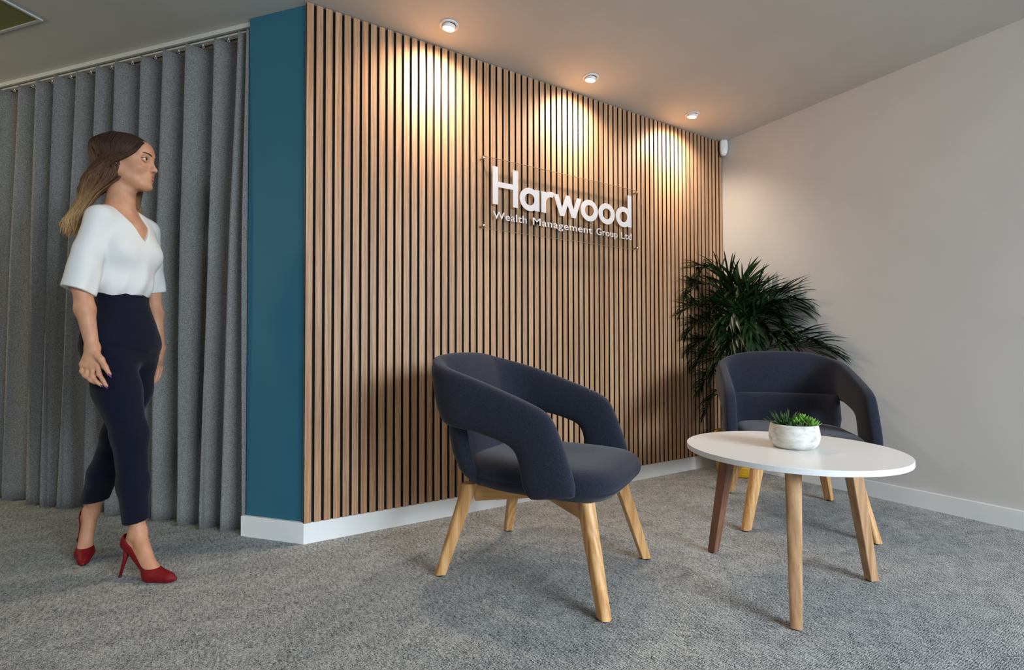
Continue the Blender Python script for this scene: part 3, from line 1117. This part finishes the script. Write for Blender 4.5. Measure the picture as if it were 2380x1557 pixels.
# ------------------------------------------------------------------ the woman: signed distance shapes meshed with surface nets
class Field:
    def __init__(self, lo, hi, h):
        self.h = h
        self.lo = np.array(lo, float)
        n = np.ceil((np.array(hi)-self.lo)/h).astype(int)+1
        self.n = n
        self.ax = [self.lo[i]+h*np.arange(n[i]) for i in range(3)]
        self.S = np.full(tuple(n), .06, np.float32)

    def _sub(self, lo, hi):
        sl = []
        for i in range(3):
            a = max(0, int((lo[i]-self.lo[i])/self.h)); b = min(self.n[i], int((hi[i]-self.lo[i])/self.h)+2)
            if b <= a:
                return None
            sl.append(slice(a, b))
        X, Y, Z = np.meshgrid(*[self.ax[i][sl[i]] for i in range(3)], indexing='ij', sparse=True)
        return tuple(sl), X, Y, Z

    def apply(self, lo, hi, f, k=.01, op='u'):
        r = self._sub(np.array(lo)-.03-k, np.array(hi)+.03+k)
        if r is None:
            return
        sl, X, Y, Z = r
        d = f(X, Y, Z).astype(np.float32)
        s = self.S[sl]
        if op == 'u':
            hh = np.maximum(k-np.abs(s-d), 0)/k
            self.S[sl] = np.minimum(s, d)-hh*hh*k*.25
        else:                                  # subtract
            d = -d
            hh = np.maximum(k-np.abs(s-d), 0)/k
            self.S[sl] = np.maximum(s, d)+hh*hh*k*.25

    def cap(self, a, b, ra, rb=None, k=.01, op='u', squash=None):
        rb = ra if rb is None else rb
        a = np.array(a, float); b = np.array(b, float)
        R_ = max(ra, rb)
        lo = np.minimum(a, b)-R_*1.6; hi = np.maximum(a, b)+R_*1.6

        def f(X, Y, Z):
            px, py, pz = X-a[0], Y-a[1], Z-a[2]
            ba = b-a
            if squash is not None:
                n, sc = np.array(squash[0], float), squash[1]
                n = n/np.linalg.norm(n)
                dn = px*n[0]+py*n[1]+pz*n[2]
                g = 1/sc-1
                px, py, pz = px+dn*n[0]*g, py+dn*n[1]*g, pz+dn*n[2]*g
                ba = ba+n*(ba@n)*g
            t = np.clip((px*ba[0]+py*ba[1]+pz*ba[2])/max(1e-9, ba@ba), 0, 1)
            d = np.sqrt((px-ba[0]*t)**2+(py-ba[1]*t)**2+(pz-ba[2]*t)**2)-(ra+(rb-ra)*t)
            return d*(min(1, squash[1]) if squash is not None else 1)
        self.apply(lo, hi, f, k, op)

    def chain(self, pts, rads, k=.01, **kw):
        for i in range(len(pts)-1):
            self.cap(pts[i], pts[i+1], rads[i], rads[i+1], k, **kw)

    def ell(self, c, r, axes=None, k=.01, op='u'):
        c = np.array(c, float); r = np.array(r, float)
        A = np.eye(3) if axes is None else np.array(axes, float)
        R_ = r.max()

        def f(X, Y, Z):
            px, py, pz = X-c[0], Y-c[1], Z-c[2]
            q = [px*A[i][0]+py*A[i][1]+pz*A[i][2] for i in range(3)]
            k0 = np.sqrt(sum((q[i]/r[i])**2 for i in range(3)))
            k1 = np.sqrt(sum((q[i]/r[i]**2)**2 for i in range(3)))
            return k0*(k0-1)/np.maximum(k1, 1e-6)
        self.apply(c-R_, c+R_, f, k, op)

    def cut(self, f, k=.002):
        """keep only where f < 0"""
        X, Y, Z = np.meshgrid(*self.ax, indexing='ij', sparse=True)
        d = f(X, Y, Z).astype(np.float32)
        self.S = np.maximum(self.S, d)

    def mesh(self):
        S = self.S
        ins = S < 0
        n = np.array(S.shape)
        cnt = np.zeros(tuple(n-1), np.int8)
        for dx in (0, 1):
            for dy in (0, 1):
                for dz in (0, 1):
                    cnt += ins[dx:n[0]-1+dx, dy:n[1]-1+dy, dz:n[2]-1+dz]
        act = np.argwhere((cnt > 0) & (cnt < 8))
        idx = np.full(tuple(n-1), -1, np.int32)
        idx[act[:, 0], act[:, 1], act[:, 2]] = np.arange(len(act))
        C8 = {}
        for dx in (0, 1):
            for dy in (0, 1):
                for dz in (0, 1):
                    C8[dx, dy, dz] = S[act[:, 0]+dx, act[:, 1]+dy, act[:, 2]+dz]
        acc = np.zeros((len(act), 3)); wt = np.zeros(len(act))
        for a in C8:
            for d in range(3):
                if a[d] == 0:
                    b = list(a); b[d] = 1; b = tuple(b)
                    va, vb = C8[a], C8[b]
                    ok = (va < 0) != (vb < 0)
                    t = np.where(ok, va/np.where(ok, va-vb, 1), 0)
                    p = np.tile(np.array(a, float), (len(act), 1)); p[:, d] += t
                    acc += p*ok[:, None]; wt += ok
        V = self.lo+self.h*(act+acc/wt[:, None])
        F_ = []
        for d in range(3):
            e1, e2 = [(1, 2), (2, 0), (0, 1)][d]
            sl0 = [slice(None)]*3; sl1 = [slice(None)]*3
            sl0[d] = slice(0, n[d]-1); sl1[d] = slice(1, n[d])
            ch = ins[tuple(sl0)] != ins[tuple(sl1)]
            q = np.argwhere(ch)
            q = q[(q[:, e1] > 0) & (q[:, e2] > 0) & (q[:, e1] < n[e1]-1) & (q[:, e2] < n[e2]-1)]
            c = []
            for o1, o2 in ((1, 1), (0, 1), (0, 0), (1, 0)):
                g = q.copy(); g[:, e1] -= o1; g[:, e2] -= o2
                c.append(idx[g[:, 0], g[:, 1], g[:, 2]])
            fq = np.stack(c, 1)
            flip = ~ins[q[:, 0], q[:, 1], q[:, 2]]
            fq[flip] = fq[flip][:, ::-1]
            F_.append(fq)
        F_ = np.concatenate(F_)
        F_ = F_[(F_ >= 0).all(1)]
        return V, F_

    def obj(self, name, material, parent, smooth_iter=0):
        V, F_ = self.mesh()
        for _ in range(smooth_iter):
            s = np.zeros_like(V); c = np.zeros(len(V))
            for i in range(4):
                a, b = F_[:, i], F_[:, (i+1) % 4]
                for dmn in range(3):
                    s[:, dmn] += np.bincount(a, V[b, dmn], len(V))+np.bincount(b, V[a, dmn], len(V))
                c += np.bincount(a, minlength=len(V))+np.bincount(b, minlength=len(V))
            V = V*.5+.5*s/np.maximum(c, 1)[:, None]
        me = bpy.data.meshes.new(name)
        me.vertices.add(len(V)); me.vertices.foreach_set('co', V.ravel().astype(np.float32))
        me.loops.add(F_.size); me.loops.foreach_set('vertex_index', F_.ravel().astype(np.int32))
        me.polygons.add(len(F_)); me.polygons.foreach_set('loop_start', np.arange(0, F_.size, 4, dtype=np.int32))
        me.update(calc_edges=True)
        return link(name, me, material, parent, True)


AZ = math.atan2(2.55, -.35)
person = thing('person', 'woman in white blouse, navy trousers and red heels walking past the curtain, looking right', 'person', (-.35, 2.55, 0), AZ-PI/2)

cf = np.array([.70, -.714, 0]); cl = np.array([.714, .70, 0]); ez = np.array([0, 0, 1.])
hA = math.radians(-27)
hf = np.array([math.cos(hA), math.sin(hA), 0]); hl = np.array([-math.sin(hA), math.cos(hA), 0])
H0 = np.array([.022, 0, 1.690])


def hp(x_, y_, z_):
    return H0+hf*x_+hl*y_+ez*z_


def tp(f_, l_, z_, c=(.005, 0)):
    return np.array([c[0], c[1], 0])+cf*f_+cl*l_+ez*z_


Caxes = [cf, cl, ez]
Haxes = [hf, hl, ez]
shR = np.array([-.064, -.090, 1.415]); elR = np.array([-.112, -.128, 1.150]); wrR = np.array([-.078, -.155, .910])
shL = np.array([.088, .100, 1.425]); elL = np.array([.112, .135, 1.165]); wrL = np.array([.140, .100, .912])
hipR = np.array([-.036, -.052, .915]); knR = np.array([.038, -.090, .56]); anR = np.array([.066, -.085, .165])
hipL = np.array([.060, .052, .915]); knL = np.array([.004, .125, .54]); anL = np.array([-.088, .280, .190])


def torso(g, e):
    g.ell(tp(0, 0, .955, (.008, 0)), (.098+e, .138+e, .125), Caxes, .03)
    g.cap(tp(0, 0, 1.02), tp(0, 0, 1.30, (.004, 0)), .098+e, .112+e, .05, squash=None)
    g.ell(tp(-.005, 0, 1.30, (.004, 0)), (.098+e, .128+e, .16), Caxes, .04)
    g.ell(tp(0, 0, 1.14), (.082+e, .103+e, .12), Caxes, .04)


# ---- skin
g = Field((-.26, -.33, -.01), (.30, .46, 1.83), .003)
g.ell(tp(0, 0, .955, (.008, 0)), (.090, .130, .120), Caxes, .03)
g.ell(tp(0, 0, 1.14), (.072, .092, .14), Caxes, .04)
g.ell(tp(-.002, 0, 1.30), (.090, .118, .155), Caxes, .04)
g.ell(tp(.0, 0, 1.375), (.076, .122, .080), Caxes, .05)
g.cap(tp(-.012, -.02, 1.462), shR+[0, 0, .005], .034, .040, .04)
g.cap(tp(-.012, .02, 1.462), shL+[0, 0, .005], .034, .040, .04)
for sg in (-1, 1):
    g.ell(tp(.052, sg*.055, 1.30), (.050, .052, .055), Caxes, .03)
# collar bones
# neck
g.cap((-.006, .004, 1.45), hp(-.018, 0, -.085), .051, .047, .03)
# arms
g.chain([shR, elR], [.038, .031], .02)
g.chain([elR, elR*.6+wrR*.4+np.array([-.003, 0, 0]), wrR], [.031, .0295, .0205], .02)
g.chain([shL, elL], [.040, .034], .02)
g.chain([elL, elL*.6+wrL*.4, wrL], [.033, .031, .021], .02)
# right hand (back of the hand towards the camera, fingers relaxed and bent)
hand_n = np.array([-.35, -.94, .1])
for a, b, ra, rb in ((wrR, (-.104, -.150, .848), .018, .0120), (wrR, (-.091, -.158, .842), .018, .0125), (wrR, (-.077, -.165, .840), .018, .0125), (wrR, (-.062, -.170, .845), .018, .0125)):
    g.cap(a, b, ra, rb, .012, squash=(hand_n, .85))
FINR = [([(-.104, -.150, .848), (-.107, -.153, .822), (-.099, -.162, .805), (-.089, -.166, .796)], .0080, .0060),
        ([(-.091, -.158, .842), (-.093, -.163, .810), (-.082, -.172, .789), (-.070, -.173, .779)], .0086, .0064),
        ([(-.077, -.165, .840), (-.077, -.172, .804), (-.064, -.180, .782), (-.052, -.181, .770)], .0088, .0066),
        ([(-.062, -.170, .845), (-.058, -.180, .812), (-.046, -.188, .788), (-.036, -.190, .766)], .0088, .0064)]
for pts, r0, r1 in FINR:
    g.chain(pts, np.linspace(r0, r1, 4), .003)
    g.cap(pts[0], pts[0], r0+.0022, k=.008)
    g.cap(pts[1], pts[1], r0+.0004, k=.004)
thumbR = [(-.072, -.165, .892), (-.053, -.184, .866), (-.040, -.194, .838), (-.027, -.199, .810)]
g.chain(thumbR, [.0150, .0115, .0092, .0068], .006)
# left hand
for b in ((.128, .075, .846), (.134, .088, .842), (.139, .100, .842), (.142, .111, .846)):
    g.cap(wrL, b, .017, .0118, .012)
for pts in ([(.128, .075, .846), (.124, .064, .815), (.118, .062, .790), (.112, .064, .768)],
            [(.134, .088, .842), (.135, .082, .806), (.130, .081, .780), (.123, .083, .758)],
            [(.139, .100, .842), (.143, .098, .808), (.139, .098, .784), (.132, .100, .764)],
            [(.142, .111, .846), (.148, .112, .818), (.145, .113, .798), (.139, .114, .782)]):
    g.chain(pts, [.0086, .0080, .0072, .0062], .003)
g.chain([(.128, .085, .890), (.112, .070, .862), (.102, .062, .836), (.096, .060, .815)], [.014, .011, .009, .0066], .006)
# legs and feet
g.chain([hipR, knR, knR*.55+anR*.45+np.array([-.004, .008, 0]), anR], [.072, .044, .036, .0265], .03)
g.chain([hipL, knL, knL*.6+anL*.4+np.array([-.002, .010, 0]), anL], [.072, .044, .036, .0265], .03)
toR = np.array([.150, -.232, .024]); baR = np.array([.110, -.190, .034]); heR = np.array([.040, -.070, .126])
toL = np.array([-.108, .190, .022]); baL = np.array([-.107, .222, .040]); heL = np.array([-.105, .312, .160])
for an, ba, to, he in ((anR, baR, toR, heR), (anL, baL, toL, heL)):
    g.cap(an, ba, .027, .020, .02)
    g.cap(an+np.array([0, 0, .004]), he, .024, .020, .02)
    g.cap(he, ba, .017, .022, .02)
    g.cap(ba, to, .024, .012, .02)
# head
g.ell(hp(-.014, 0, .018), (.094, .071, .068), Haxes, .02)
g.ell(hp(.012, 0, -.020), (.070, .062, .082), Haxes, .03)
g.ell(hp(.030, 0, -.072), (.050, .044, .042), Haxes, .03)
for sg in (-1, 1):
    g.cap(hp(-.008, sg*.050, -.055), hp(.058, sg*.016, -.104), .014, .012, .03)
    g.ell(hp(.050, sg*.036, -.038), (.028, .022, .024), Haxes, .02)
    g.cap(hp(.0745, sg*.014, .019), hp(.060, sg*.043, .018), .0095, .008, .014)
g.ell(hp(.071, 0, -.107), (.016, .018, .014), Haxes, .02)
g.ell(hp(.063, 0, .045), (.024, .045, .035), Haxes, .03)
for sg in (-1, 1):
    g.ell(hp(.083, sg*.030, -.001), (.0135, .017, .0105), Haxes, .012, op='s')
g.cap(hp(.080, 0, .010), hp(.096, 0, -.030), .0075, .0085, .014)
g.ell(hp(.0985, 0, -.036), (.0105, .0095, .0085), Haxes, .008)
for sg in (-1, 1):
    g.ell(hp(.0880, sg*.0115, -.0405), (.0095, .0062, .0068), Haxes, .005)
g.ell(hp(.079, 0, -.068), (.012, .022, .018), Haxes, .015)
for sg in (-1, 1):
    g.ell(hp(-.010, sg*.0705, -.018), (.015, .006, .027), Haxes, .006)
    g.ell(hp(-.006, sg*.0765, -.014), (.0085, .004, .015), Haxes, .004, op='s')
body = g.obj('body', M['skin'], person, 1)
from mathutils.bvhtree import BVHTree
bvh = BVHTree.FromPolygons([v.co.copy() for v in body.data.vertices], [tuple(p.vertices) for p in body.data.polygons])


def on_skin(y_, z_, off=.0008):
    h_ = bvh.ray_cast(Vector(hp(.16, y_, z_)), Vector(-hf))
    return np.array(h_[0])+hf*off if h_[0] is not None else hp(.08, y_, z_)


# eyes, brows, lashes, lips
for sg in (-1, 1):
    ec, er = hp(.0690, sg*.030, -.0005), .0122
    e_yaw = hA+sg*.12
    bmv = bmesh.new(); bmesh.ops.create_uvsphere(bmv, u_segments=20, v_segments=14, radius=er)
    e = bm_obj('eye', bmv, M['eyewhite'], person, True, tuple(ec))
    bmv = bmesh.new(); bmesh.ops.create_uvsphere(bmv, u_segments=16, v_segments=10, radius=.0064)
    bmesh.ops.scale(bmv, vec=(.32, 1, 1), verts=bmv.verts)
    gd = np.array([math.cos(hA+.05), math.sin(hA+.05), .02])
    ir = bm_obj('iris', bmv, M['iris'], e, True, tuple(gd*.0114)); ir.rotation_euler = (0, 0, hA)
    ef = np.array([math.cos(e_yaw), math.sin(e_yaw), 0]); el_ = np.array([-ef[1], ef[0], 0])

    def arc(phi, rr, n=11, lim=1.42):
        P_ = []
        for t in np.linspace(-lim, lim, n):
            ph = phi*math.cos(t*PI/2/lim*.96)
            P_.append(tuple(ec+ef*(rr*math.cos(t)*math.cos(ph))+el_*(rr*math.sin(t)*math.cos(ph))+ez*(rr*math.sin(ph))))
        return P_
    V, Fc = merge([tube(arc(.62, er+.0006), [.0012]+[.0030]*9+[.0012], 8), tube(arc(.98, er+.0002), [.0012]+[.0042]*9+[.0012], 8)])
    mesh_obj('upper_eyelid', V, Fc, M['skin'], person, True)
    V, Fc = merge([tube(arc(-.48, er+.0002), [.0010]+[.0024]*9+[.0010], 8), tube(arc(-.85, er), [.0010]+[.0040]*9+[.0010], 8)])
    mesh_obj('lower_eyelid', V, Fc, M['skin'], person, True)
    V, Fc = tube(arc(.44, er+.0030), [.0005]+[.0010]*9+[.0005], 6)
    mesh_obj('eyelash', V, Fc, M['brow'], person, True)
    pts = [on_skin(sg*(.012+.036*t), .0175+.0065*math.sin(PI*(.05+.72*t))) for t in np.linspace(0, 1, 8)]
    V, Fc = tube([tuple(p) for p in pts], [.0016, .0028, .0030, .0030, .0027, .0022, .0016, .0006], 8)
    mesh_obj('eyebrow', V, Fc, M['brow'], person, True)
g = Field(tuple(hp(.0855, 0, -.068)-.045), tuple(hp(.0855, 0, -.068)+.045), .0012)
for sg in (-1, 1):
    g.cap(hp(.0905, sg*.003, -.0640), hp(.0795, sg*.0195, -.0700), .0050, .0022, .003)
    g.cap(hp(.0895, sg*.002, -.0755), hp(.0795, sg*.0190, -.0715), .0056, .0022, .004)
g.obj('lips', M['lips'], person)
# earring stud and nails
bmv = bmesh.new(); bmesh.ops.create_uvsphere(bmv, u_segments=12, v_segments=8, radius=.0035)
bm_obj('ear_stud', bmv, M['chrome'], person, True, tuple(hp(-.004, -.078, -.040)))
for (p_, q_, sc) in [(thumbR[2], thumbR[3], 1.15)]+[(f_[0][2], f_[0][3], .9) for f_ in FINR]:
    p_, q_ = np.array(p_), np.array(q_)
    d_ = (q_-p_)/np.linalg.norm(q_-p_)
    bmv = bmesh.new(); bmesh.ops.create_uvsphere(bmv, u_segments=12, v_segments=8, radius=1)
    bmesh.ops.scale(bmv, vec=(.0050*sc, .0022*sc, .0088*sc), verts=bmv.verts)
    nl_ = bm_obj('fingernail', bmv, M['nail'], person, True, tuple(q_+d_*.0055+np.array([-.001, -.0045, .001])))
    nl_.rotation_euler = Vector(d_).to_track_quat('Z', 'Y').to_euler()

# ---- blouse
g = Field((-.28, -.27, 1.06), (.26, .27, 1.54), .0035)
g.ell(tp(.0, 0, 1.17), (.092, .116, .10), Caxes, .03)
g.ell(tp(-.002, 0, 1.29), (.102, .130, .165), Caxes, .04)
g.ell(tp(.0, 0, 1.375), (.086, .132, .084), Caxes, .05)
g.cap(tp(-.012, -.03, 1.458), shR+[0, 0, .004], .036, .043, .04)
g.cap(tp(-.012, .03, 1.462), shL+[0, 0, .004], .038, .046, .04)
for sg in (-1, 1):
    g.ell(tp(.055, sg*.054, 1.298), (.058, .062, .062), Caxes, .04)
g.cap(tp(.05, 0, 1.29), tp(.035, 0, 1.18), .055, .060, .04)
slR = elR+(elR-shR)*.10
g.chain([shR, shR*.5+elR*.5+np.array([-.006, 0, 0]), slR+np.array([-.004, 0, 0])], [.042, .046, .054], .02)
slL = elL+(elL-shL)*.02
g.chain([shL, shL*.5+elL*.5+np.array([.002, 0, 0]), slL], [.046, .046, .050], .02)
# soft drape folds
Xg, Yg, Zg = np.meshgrid(*g.ax, indexing='ij', sparse=True)
lat = (Xg-.005)*cl[0]+Yg*cl[1]; fwd_ = (Xg-.005)*cf[0]+Yg*cf[1]
wgt = np.clip((1.30-Zg)/.14, 0, 1)
g.S = g.S + (.0030*wgt*np.sin(lat*95+2*np.sin(Zg*14))+.0014*np.sin(lat*34+Zg*40)).astype(np.float32)
# sleeve ends, hem and neck opening


def plane_cut(p, n, rad, c):
    p = np.array(p); n = np.array(n)/np.linalg.norm(n)

    def f(X, Y, Z):
        d = -((X-p[0])*n[0]+(Y-p[1])*n[1]+(Z-p[2])*n[2])
        r = np.sqrt((X-c[0])**2+(Y-c[1])**2+(Z-c[2])**2)-rad
        return np.maximum(d, r)
    return f


for sh_, sl_, tilt in ((shR, slR, np.array([-.18, .0, 0])), (shL, slL, np.array([.10, 0, 0]))):
    dn = (sl_-sh_)/np.linalg.norm(sl_-sh_)+tilt
    e_ = sl_+np.array([0, 0, -.004])
    g.apply(e_-.14, e_+.14, plane_cut(e_, dn, .10, e_), .003, 's')
    g.cap(e_-dn*.022, e_+dn*.03, .0355, .041, .003, op='s')
VZ = 1.345


def vneck(X, Y, Z):
    l_ = (X-.005)*cl[0]+Y*cl[1]; f_ = (X-.005)*cf[0]+Y*cf[1]
    wv_ = (Z-VZ)*.50+.004*np.clip((Z-VZ)/.02, 0, 1)
    wv_ = np.where(l_ > 0, np.minimum(wv_*1.25, .050), wv_)
    d = np.maximum((np.abs(l_)-wv_)*.89, -(f_+.02))
    return np.maximum(d, VZ-Z-.002)


g.apply((-.2, -.2, 1.33), (.2, .2, 1.54), vneck, .004, 's')
g.cap((-.006, .004, 1.44), (-.002, .002, 1.56), .058, .072, .006, op='s')
g.cut(lambda X, Y, Z: 1.112+.012*np.sin(X*26)-Z+0*Y)
g.obj('blouse', M['blouse'], person, 1)
# cuff bands
# ---- trousers
g = Field((-.22, -.24, .17), (.24, .42, 1.17), .004)
g.ell(tp(0, 0, 1.13), (.083, .104, .10), Caxes, .03)
g.ell(tp(0, 0, .955, (.008, 0)), (.104, .140, .140), Caxes, .04)
g.cap(tp(.0, 0, 1.03), tp(0, 0, .93, (.008, 0)), .098, .108, .04)
trR = [hipR, hipR*.5+knR*.5+np.array([-.004, 0, 0]), knR, knR*.5+anR*.5+np.array([-.002, .006, 0]), anR+np.array([-.004, .002, 0])]
g.chain(trR, [.086, .075, .059, .051, .043], .03)
trL = [hipL, hipL*.5+knL*.5+np.array([.008, 0, 0]), knL, knL*.5+anL*.5+np.array([-.004, .010, 0]), anL+np.array([-.004, .004, 0])]
g.chain(trL, [.084, .073, .058, .054, .046], .03)
Xg, Yg, Zg = np.meshgrid(*g.ax, indexing='ij', sparse=True)
# pulled creases at the hip and pressed leg creases
cre = .0022*np.exp(-((Zg-.865-.30*(Xg-.04)**1)/.010)**2)+.0020*np.exp(-((Zg-.905+.25*(Xg-.02))/.008)**2)+.0016*np.exp(-((Zg-.60-.4*Xg)/.012)**2)
g.S = g.S+cre.astype(np.float32)
g.cut(lambda X, Y, Z: Z-(1.136-.03*(X)+0*Y))


def hem(an, z0, tilt, c):
    def f(X, Y, Z):
        d = Z-(z0+tilt*(X-an[0]))
        r = np.sqrt((X-c[0])**2+(Y-c[1])**2)-.12
        return np.maximum(d+0*Y, r+0*Z)
    return f


g.apply((-.25, .14, .0), (.1, .5, .28), hem(anL, .238, .10, (-.08, .27)), .002, 's')
g.apply((-.1, -.3, .0), (.2, .10, .26), hem(anR, .214, .16, (.06, -.085)), .002, 's')
g.cap(anR+np.array([-.004, .002, -.02]), anR+np.array([-.005, .002, .075]), .033, .036, .002, op='s')
g.cap(anL+np.array([-.002, .004, -.02]), anL+np.array([.006, -.012, .08]), .036, .038, .002, op='s')
g.obj('trousers', M['trousers'], person, 1)

# ---- high heeled shoes
def shoe(an, ba, to, he, tipz, heeltip):
    g = Field(np.minimum.reduce([ba, to, he, heeltip])-.06, np.maximum.reduce([ba, to, he, heeltip])+.07, .002)
    d = (to-ba); d[2] = 0; d /= np.linalg.norm(d)
    sd = np.array([-d[1], d[0], 0])
    g.cap(ba-np.array([0, 0, .004]), to+d*.040-np.array([0, 0, .012]), .0285, .0075, .02)
    g.cap(ba-np.array([0, 0, .012])+sd*.006, to+d*.012-np.array([0, 0, .010]), .0220, .0140, .02)
    g.cap(ba-np.array([0, 0, .012])-sd*.006, to+d*.012-np.array([0, 0, .010]), .0220, .0140, .02)
    g.cap(he, ba-np.array([0, 0, .004]), .0230, .0260, .02)
    g.cap(he+np.array([0, 0, .020])-d*.004, he-d*.006, .0235, .0230, .02)
    # foot opening
    an2 = an+np.array([0, 0, .02])
    g.cap(he+np.array([0, 0, .050])+d*.004, he+np.array([0, 0, .004])+d*.006, .0230, .0195, .004, op='s')
    g.cap(he+np.array([0, 0, .030])+d*.02, ba+np.array([0, 0, .030])-d*.002, .026, .0235, .006, op='s')
    g.cap(ba+np.array([0, 0, .036]), ba+np.array([0, 0, .020])+d*.006, .024, .0170, .006, op='s')
    # shape the underside
    bh = he-ba
    n = np.cross(bh/np.linalg.norm(bh), sd); n = n*(1 if n[2] > 0 else -1)
    p0 = ba-n*.030
    g.cut(lambda X, Y, Z: np.where((X-ba[0])*d[0]+(Y-ba[1])*d[1] < 0, -(((X-p0[0])*n[0]+(Y-p0[1])*n[1]+(Z-p0[2])*n[2])), -(Z-tipz))+0*Z)
    g.cut(lambda X, Y, Z: tipz-Z+0*X+0*Y)
    o = g.obj('shoe', M['red'], person, 1)
    # stiletto heel and sole
    tp_ = np.array(heeltip)
    hb = he-np.array([0, 0, .018])-d*.006
    V, Fc = tube([tuple(hb), tuple(hb*.6+tp_*.4), tuple(tp_+np.array([0, 0, .006]))], [.0165, .0075, .0048], 14)
    mesh_obj('heel', V, Fc, M['red'], o, True)
    V, Fc = tube([tuple(tp_+np.array([0, 0, .0062])), tuple(tp_)], [.0052, .0052], 12)
    mesh_obj('heel_tip', V, Fc, M['black'], o, True)
    ring = []
    rings = []
    for t, w_ in ((-.015, .014), (.0, .021), (.03, .019), (.055, .013), (.075, .006)):
        c = ba+d*t; c = np.array([c[0], c[1], tipz])
        rings.append([tuple(c+sd*w_*s_+np.array([0, 0, zz])) for s_, zz in ((-1, .003), (-1, 0), (1, 0), (1, .003))])
    V, Fc = loft(rings)
    mesh_obj('sole', V, Fc, M['black'], o)


shoe(anR, baR, toR, heR, .001, (.012, -.076, 0.0))
shoe(anL, baL, toL, heL, .001, (-.135, .345, .050))

# ---- hair: a scalp shell plus overlapping tapered locks swept back
g = Field((-.24, -.16, 1.30), (.15, .16, 1.83), .003)
g.ell(hp(-.020, 0, .030), (.103, .084, .078), Haxes, .02)
g.ell(hp(-.040, 0, -.025), (.078, .074, .078), Haxes, .03)
g.cap(hp(-.055, -.01, -.06), (-.062, .0, 1.600), .052, .042, .04)
g.cap((-.062, .0, 1.600), (-.108, .012, 1.515), .042, .022, .03)
g.cap((-.108, .012, 1.515), (-.150, .018, 1.44), .022, .010, .03)
g.cap(hp(.010, .062, -.03), (.050, .080, 1.52), .026, .016, .03)
nrm_ = hf*.86-ez*.36; nrm_ /= np.linalg.norm(nrm_)
pf = hp(.060, 0, .078)


def facecut(X, Y, Z):
    xh = (X-H0[0])*hf[0]+(Y-H0[1])*hf[1]; yh = (X-H0[0])*hl[0]+(Y-H0[1])*hl[1]; zh = Z-H0[2]
    line = .060-.12*np.clip(.078-zh, -.02, .078)-1.05*np.clip(-zh, 0, .10)-3.0*np.clip(np.abs(yh)-.02, 0, 1)**2
    return (line-xh)*.9


g.apply(hp(-.02, 0, -.16)-.14, hp(.1, 0, .1)+.14, lambda X, Y, Z: np.maximum(facecut(X, Y, Z), (-.098-(Z-H0[2]))), .006, 's')
hair = g.obj('hair', M['hair'], person, 1)
# sweeps beside the face
g = Field((-.24, -.16, 1.30), (.15, .16, 1.83), .003)
rnd = random.Random(5)
LV = []


def shell(x_, y_, z_, k=1.015):
    v_ = np.array([(x_+.020)/.103, y_/.084, (z_-.030)/.078])
    v_ = v_/np.linalg.norm(v_)*k
    return hp(-.020+.103*v_[0], .084*v_[1], .030+.078*v_[2])


for i in range(600):
    near = rnd.random() < .66
    sg = -1 if near else 1
    x0 = rnd.uniform(-.098, .072)
    front = max(0, (x0-.02)/.05)
    k = rnd.uniform(1.0, 1.05)
    P_ = [shell(x0, sg*.006, .078, k), shell(x0+.004-.01*front, sg*.040, .062, k),
          shell(x0*.95-.002, sg*.066, .036, k), shell(x0*.78-.008, sg*.082, .004, k+.02), shell(x0*.52-.028, sg*.084, -.028, k+.05)]
    u_ = rnd.uniform(-1, 1); w_ = rnd.uniform(-1, 1)
    stray = rnd.random() < .12
    sp_ = 1.25 if stray else 1.0
    c1 = np.array([-.058+u_*.050*sp_, sg*.044+w_*.014, 1.600+u_*.020])
    c2 = np.array([-.102+u_*.031*sp_, .010+sg*.018+w_*.018, 1.515+u_*.024])
    c3 = np.array([-.142+u_*.023*sp_, .014+w_*.020, 1.440+u_*.018])
    c4 = np.array([-.158-rnd.uniform(-.012, .020)+u_*.014, .016+w_*.016, 1.372+rnd.uniform(-.026, .05)])
    if near and i % 7 == 0:                     # sweep from the parting over the temple to the ear
        j_ = np.array([rnd.gauss(0, .003), rnd.gauss(0, .003), rnd.gauss(0, .004)]); t_ = rnd.uniform(-.022, .004)
        P_ = [shell(.070, -.004, .078, 1.0), hp(.068+t_, -.046, .054)+j_, hp(.054+t_, -.0665, .018)+j_, hp(.024+t_, -.079, -.012)+j_, hp(-.012+t_, -.085, -.036)+j_]
    if i % 3 == 2:                              # locks down the back of the head
        yb_ = rnd.uniform(-.080, .060)
        xe_ = math.sqrt(1-(yb_/.100)**2)
        P_ = [shell(-.030, yb_*.4, .078, k), shell(-.080, yb_*.8, .056, k), shell(-.112, yb_, .020, k+.01), hp(-.118*xe_, yb_*.95, -.020), hp(-.114*xe_, yb_*.9, -.055)]
        c1 = np.array([-.086+u_*.012, yb_*.8, 1.590+u_*.010]); c2[1] = .010+yb_*.35
    if not near and i % 3 != 2 and rnd.random() < .45:
        c1 = np.array([.032+u_*.014, .085, 1.60]); c2 = np.array([.046+u_*.014, .085, 1.545]); c3 = np.array([.052+u_*.014, .082, 1.51]); c4 = c3+np.array([.006, 0, -.03])
    P_ = cr(P_+[c1, c2, c3, c4], 34)
    wob = rnd.uniform(0, 1.2)+u_*1.5
    for q_ in range(12, 34):
        f_ = (q_-12)/21.
        P_[q_] += np.array([.007*math.sin(q_*.62+wob), .004*math.cos(q_*.5+wob), .006*math.sin(q_*.62+wob)])*f_
    w0 = rnd.uniform(.0045, .0080)
    rad = [w0*(.55+.45*min(1, q_/5.))*(1 if q_ < 20 else max(.05, 1-((q_-20)/13.5)**1.1)) for q_ in range(34)]
    LV.append(tube([tuple(p) for p in P_], rad, 6, .5, tuple(hl*.9+ez*.1)))
V, Fc = merge(LV)
mesh_obj('hair_locks', V, Fc, M['hair'], hair, True)
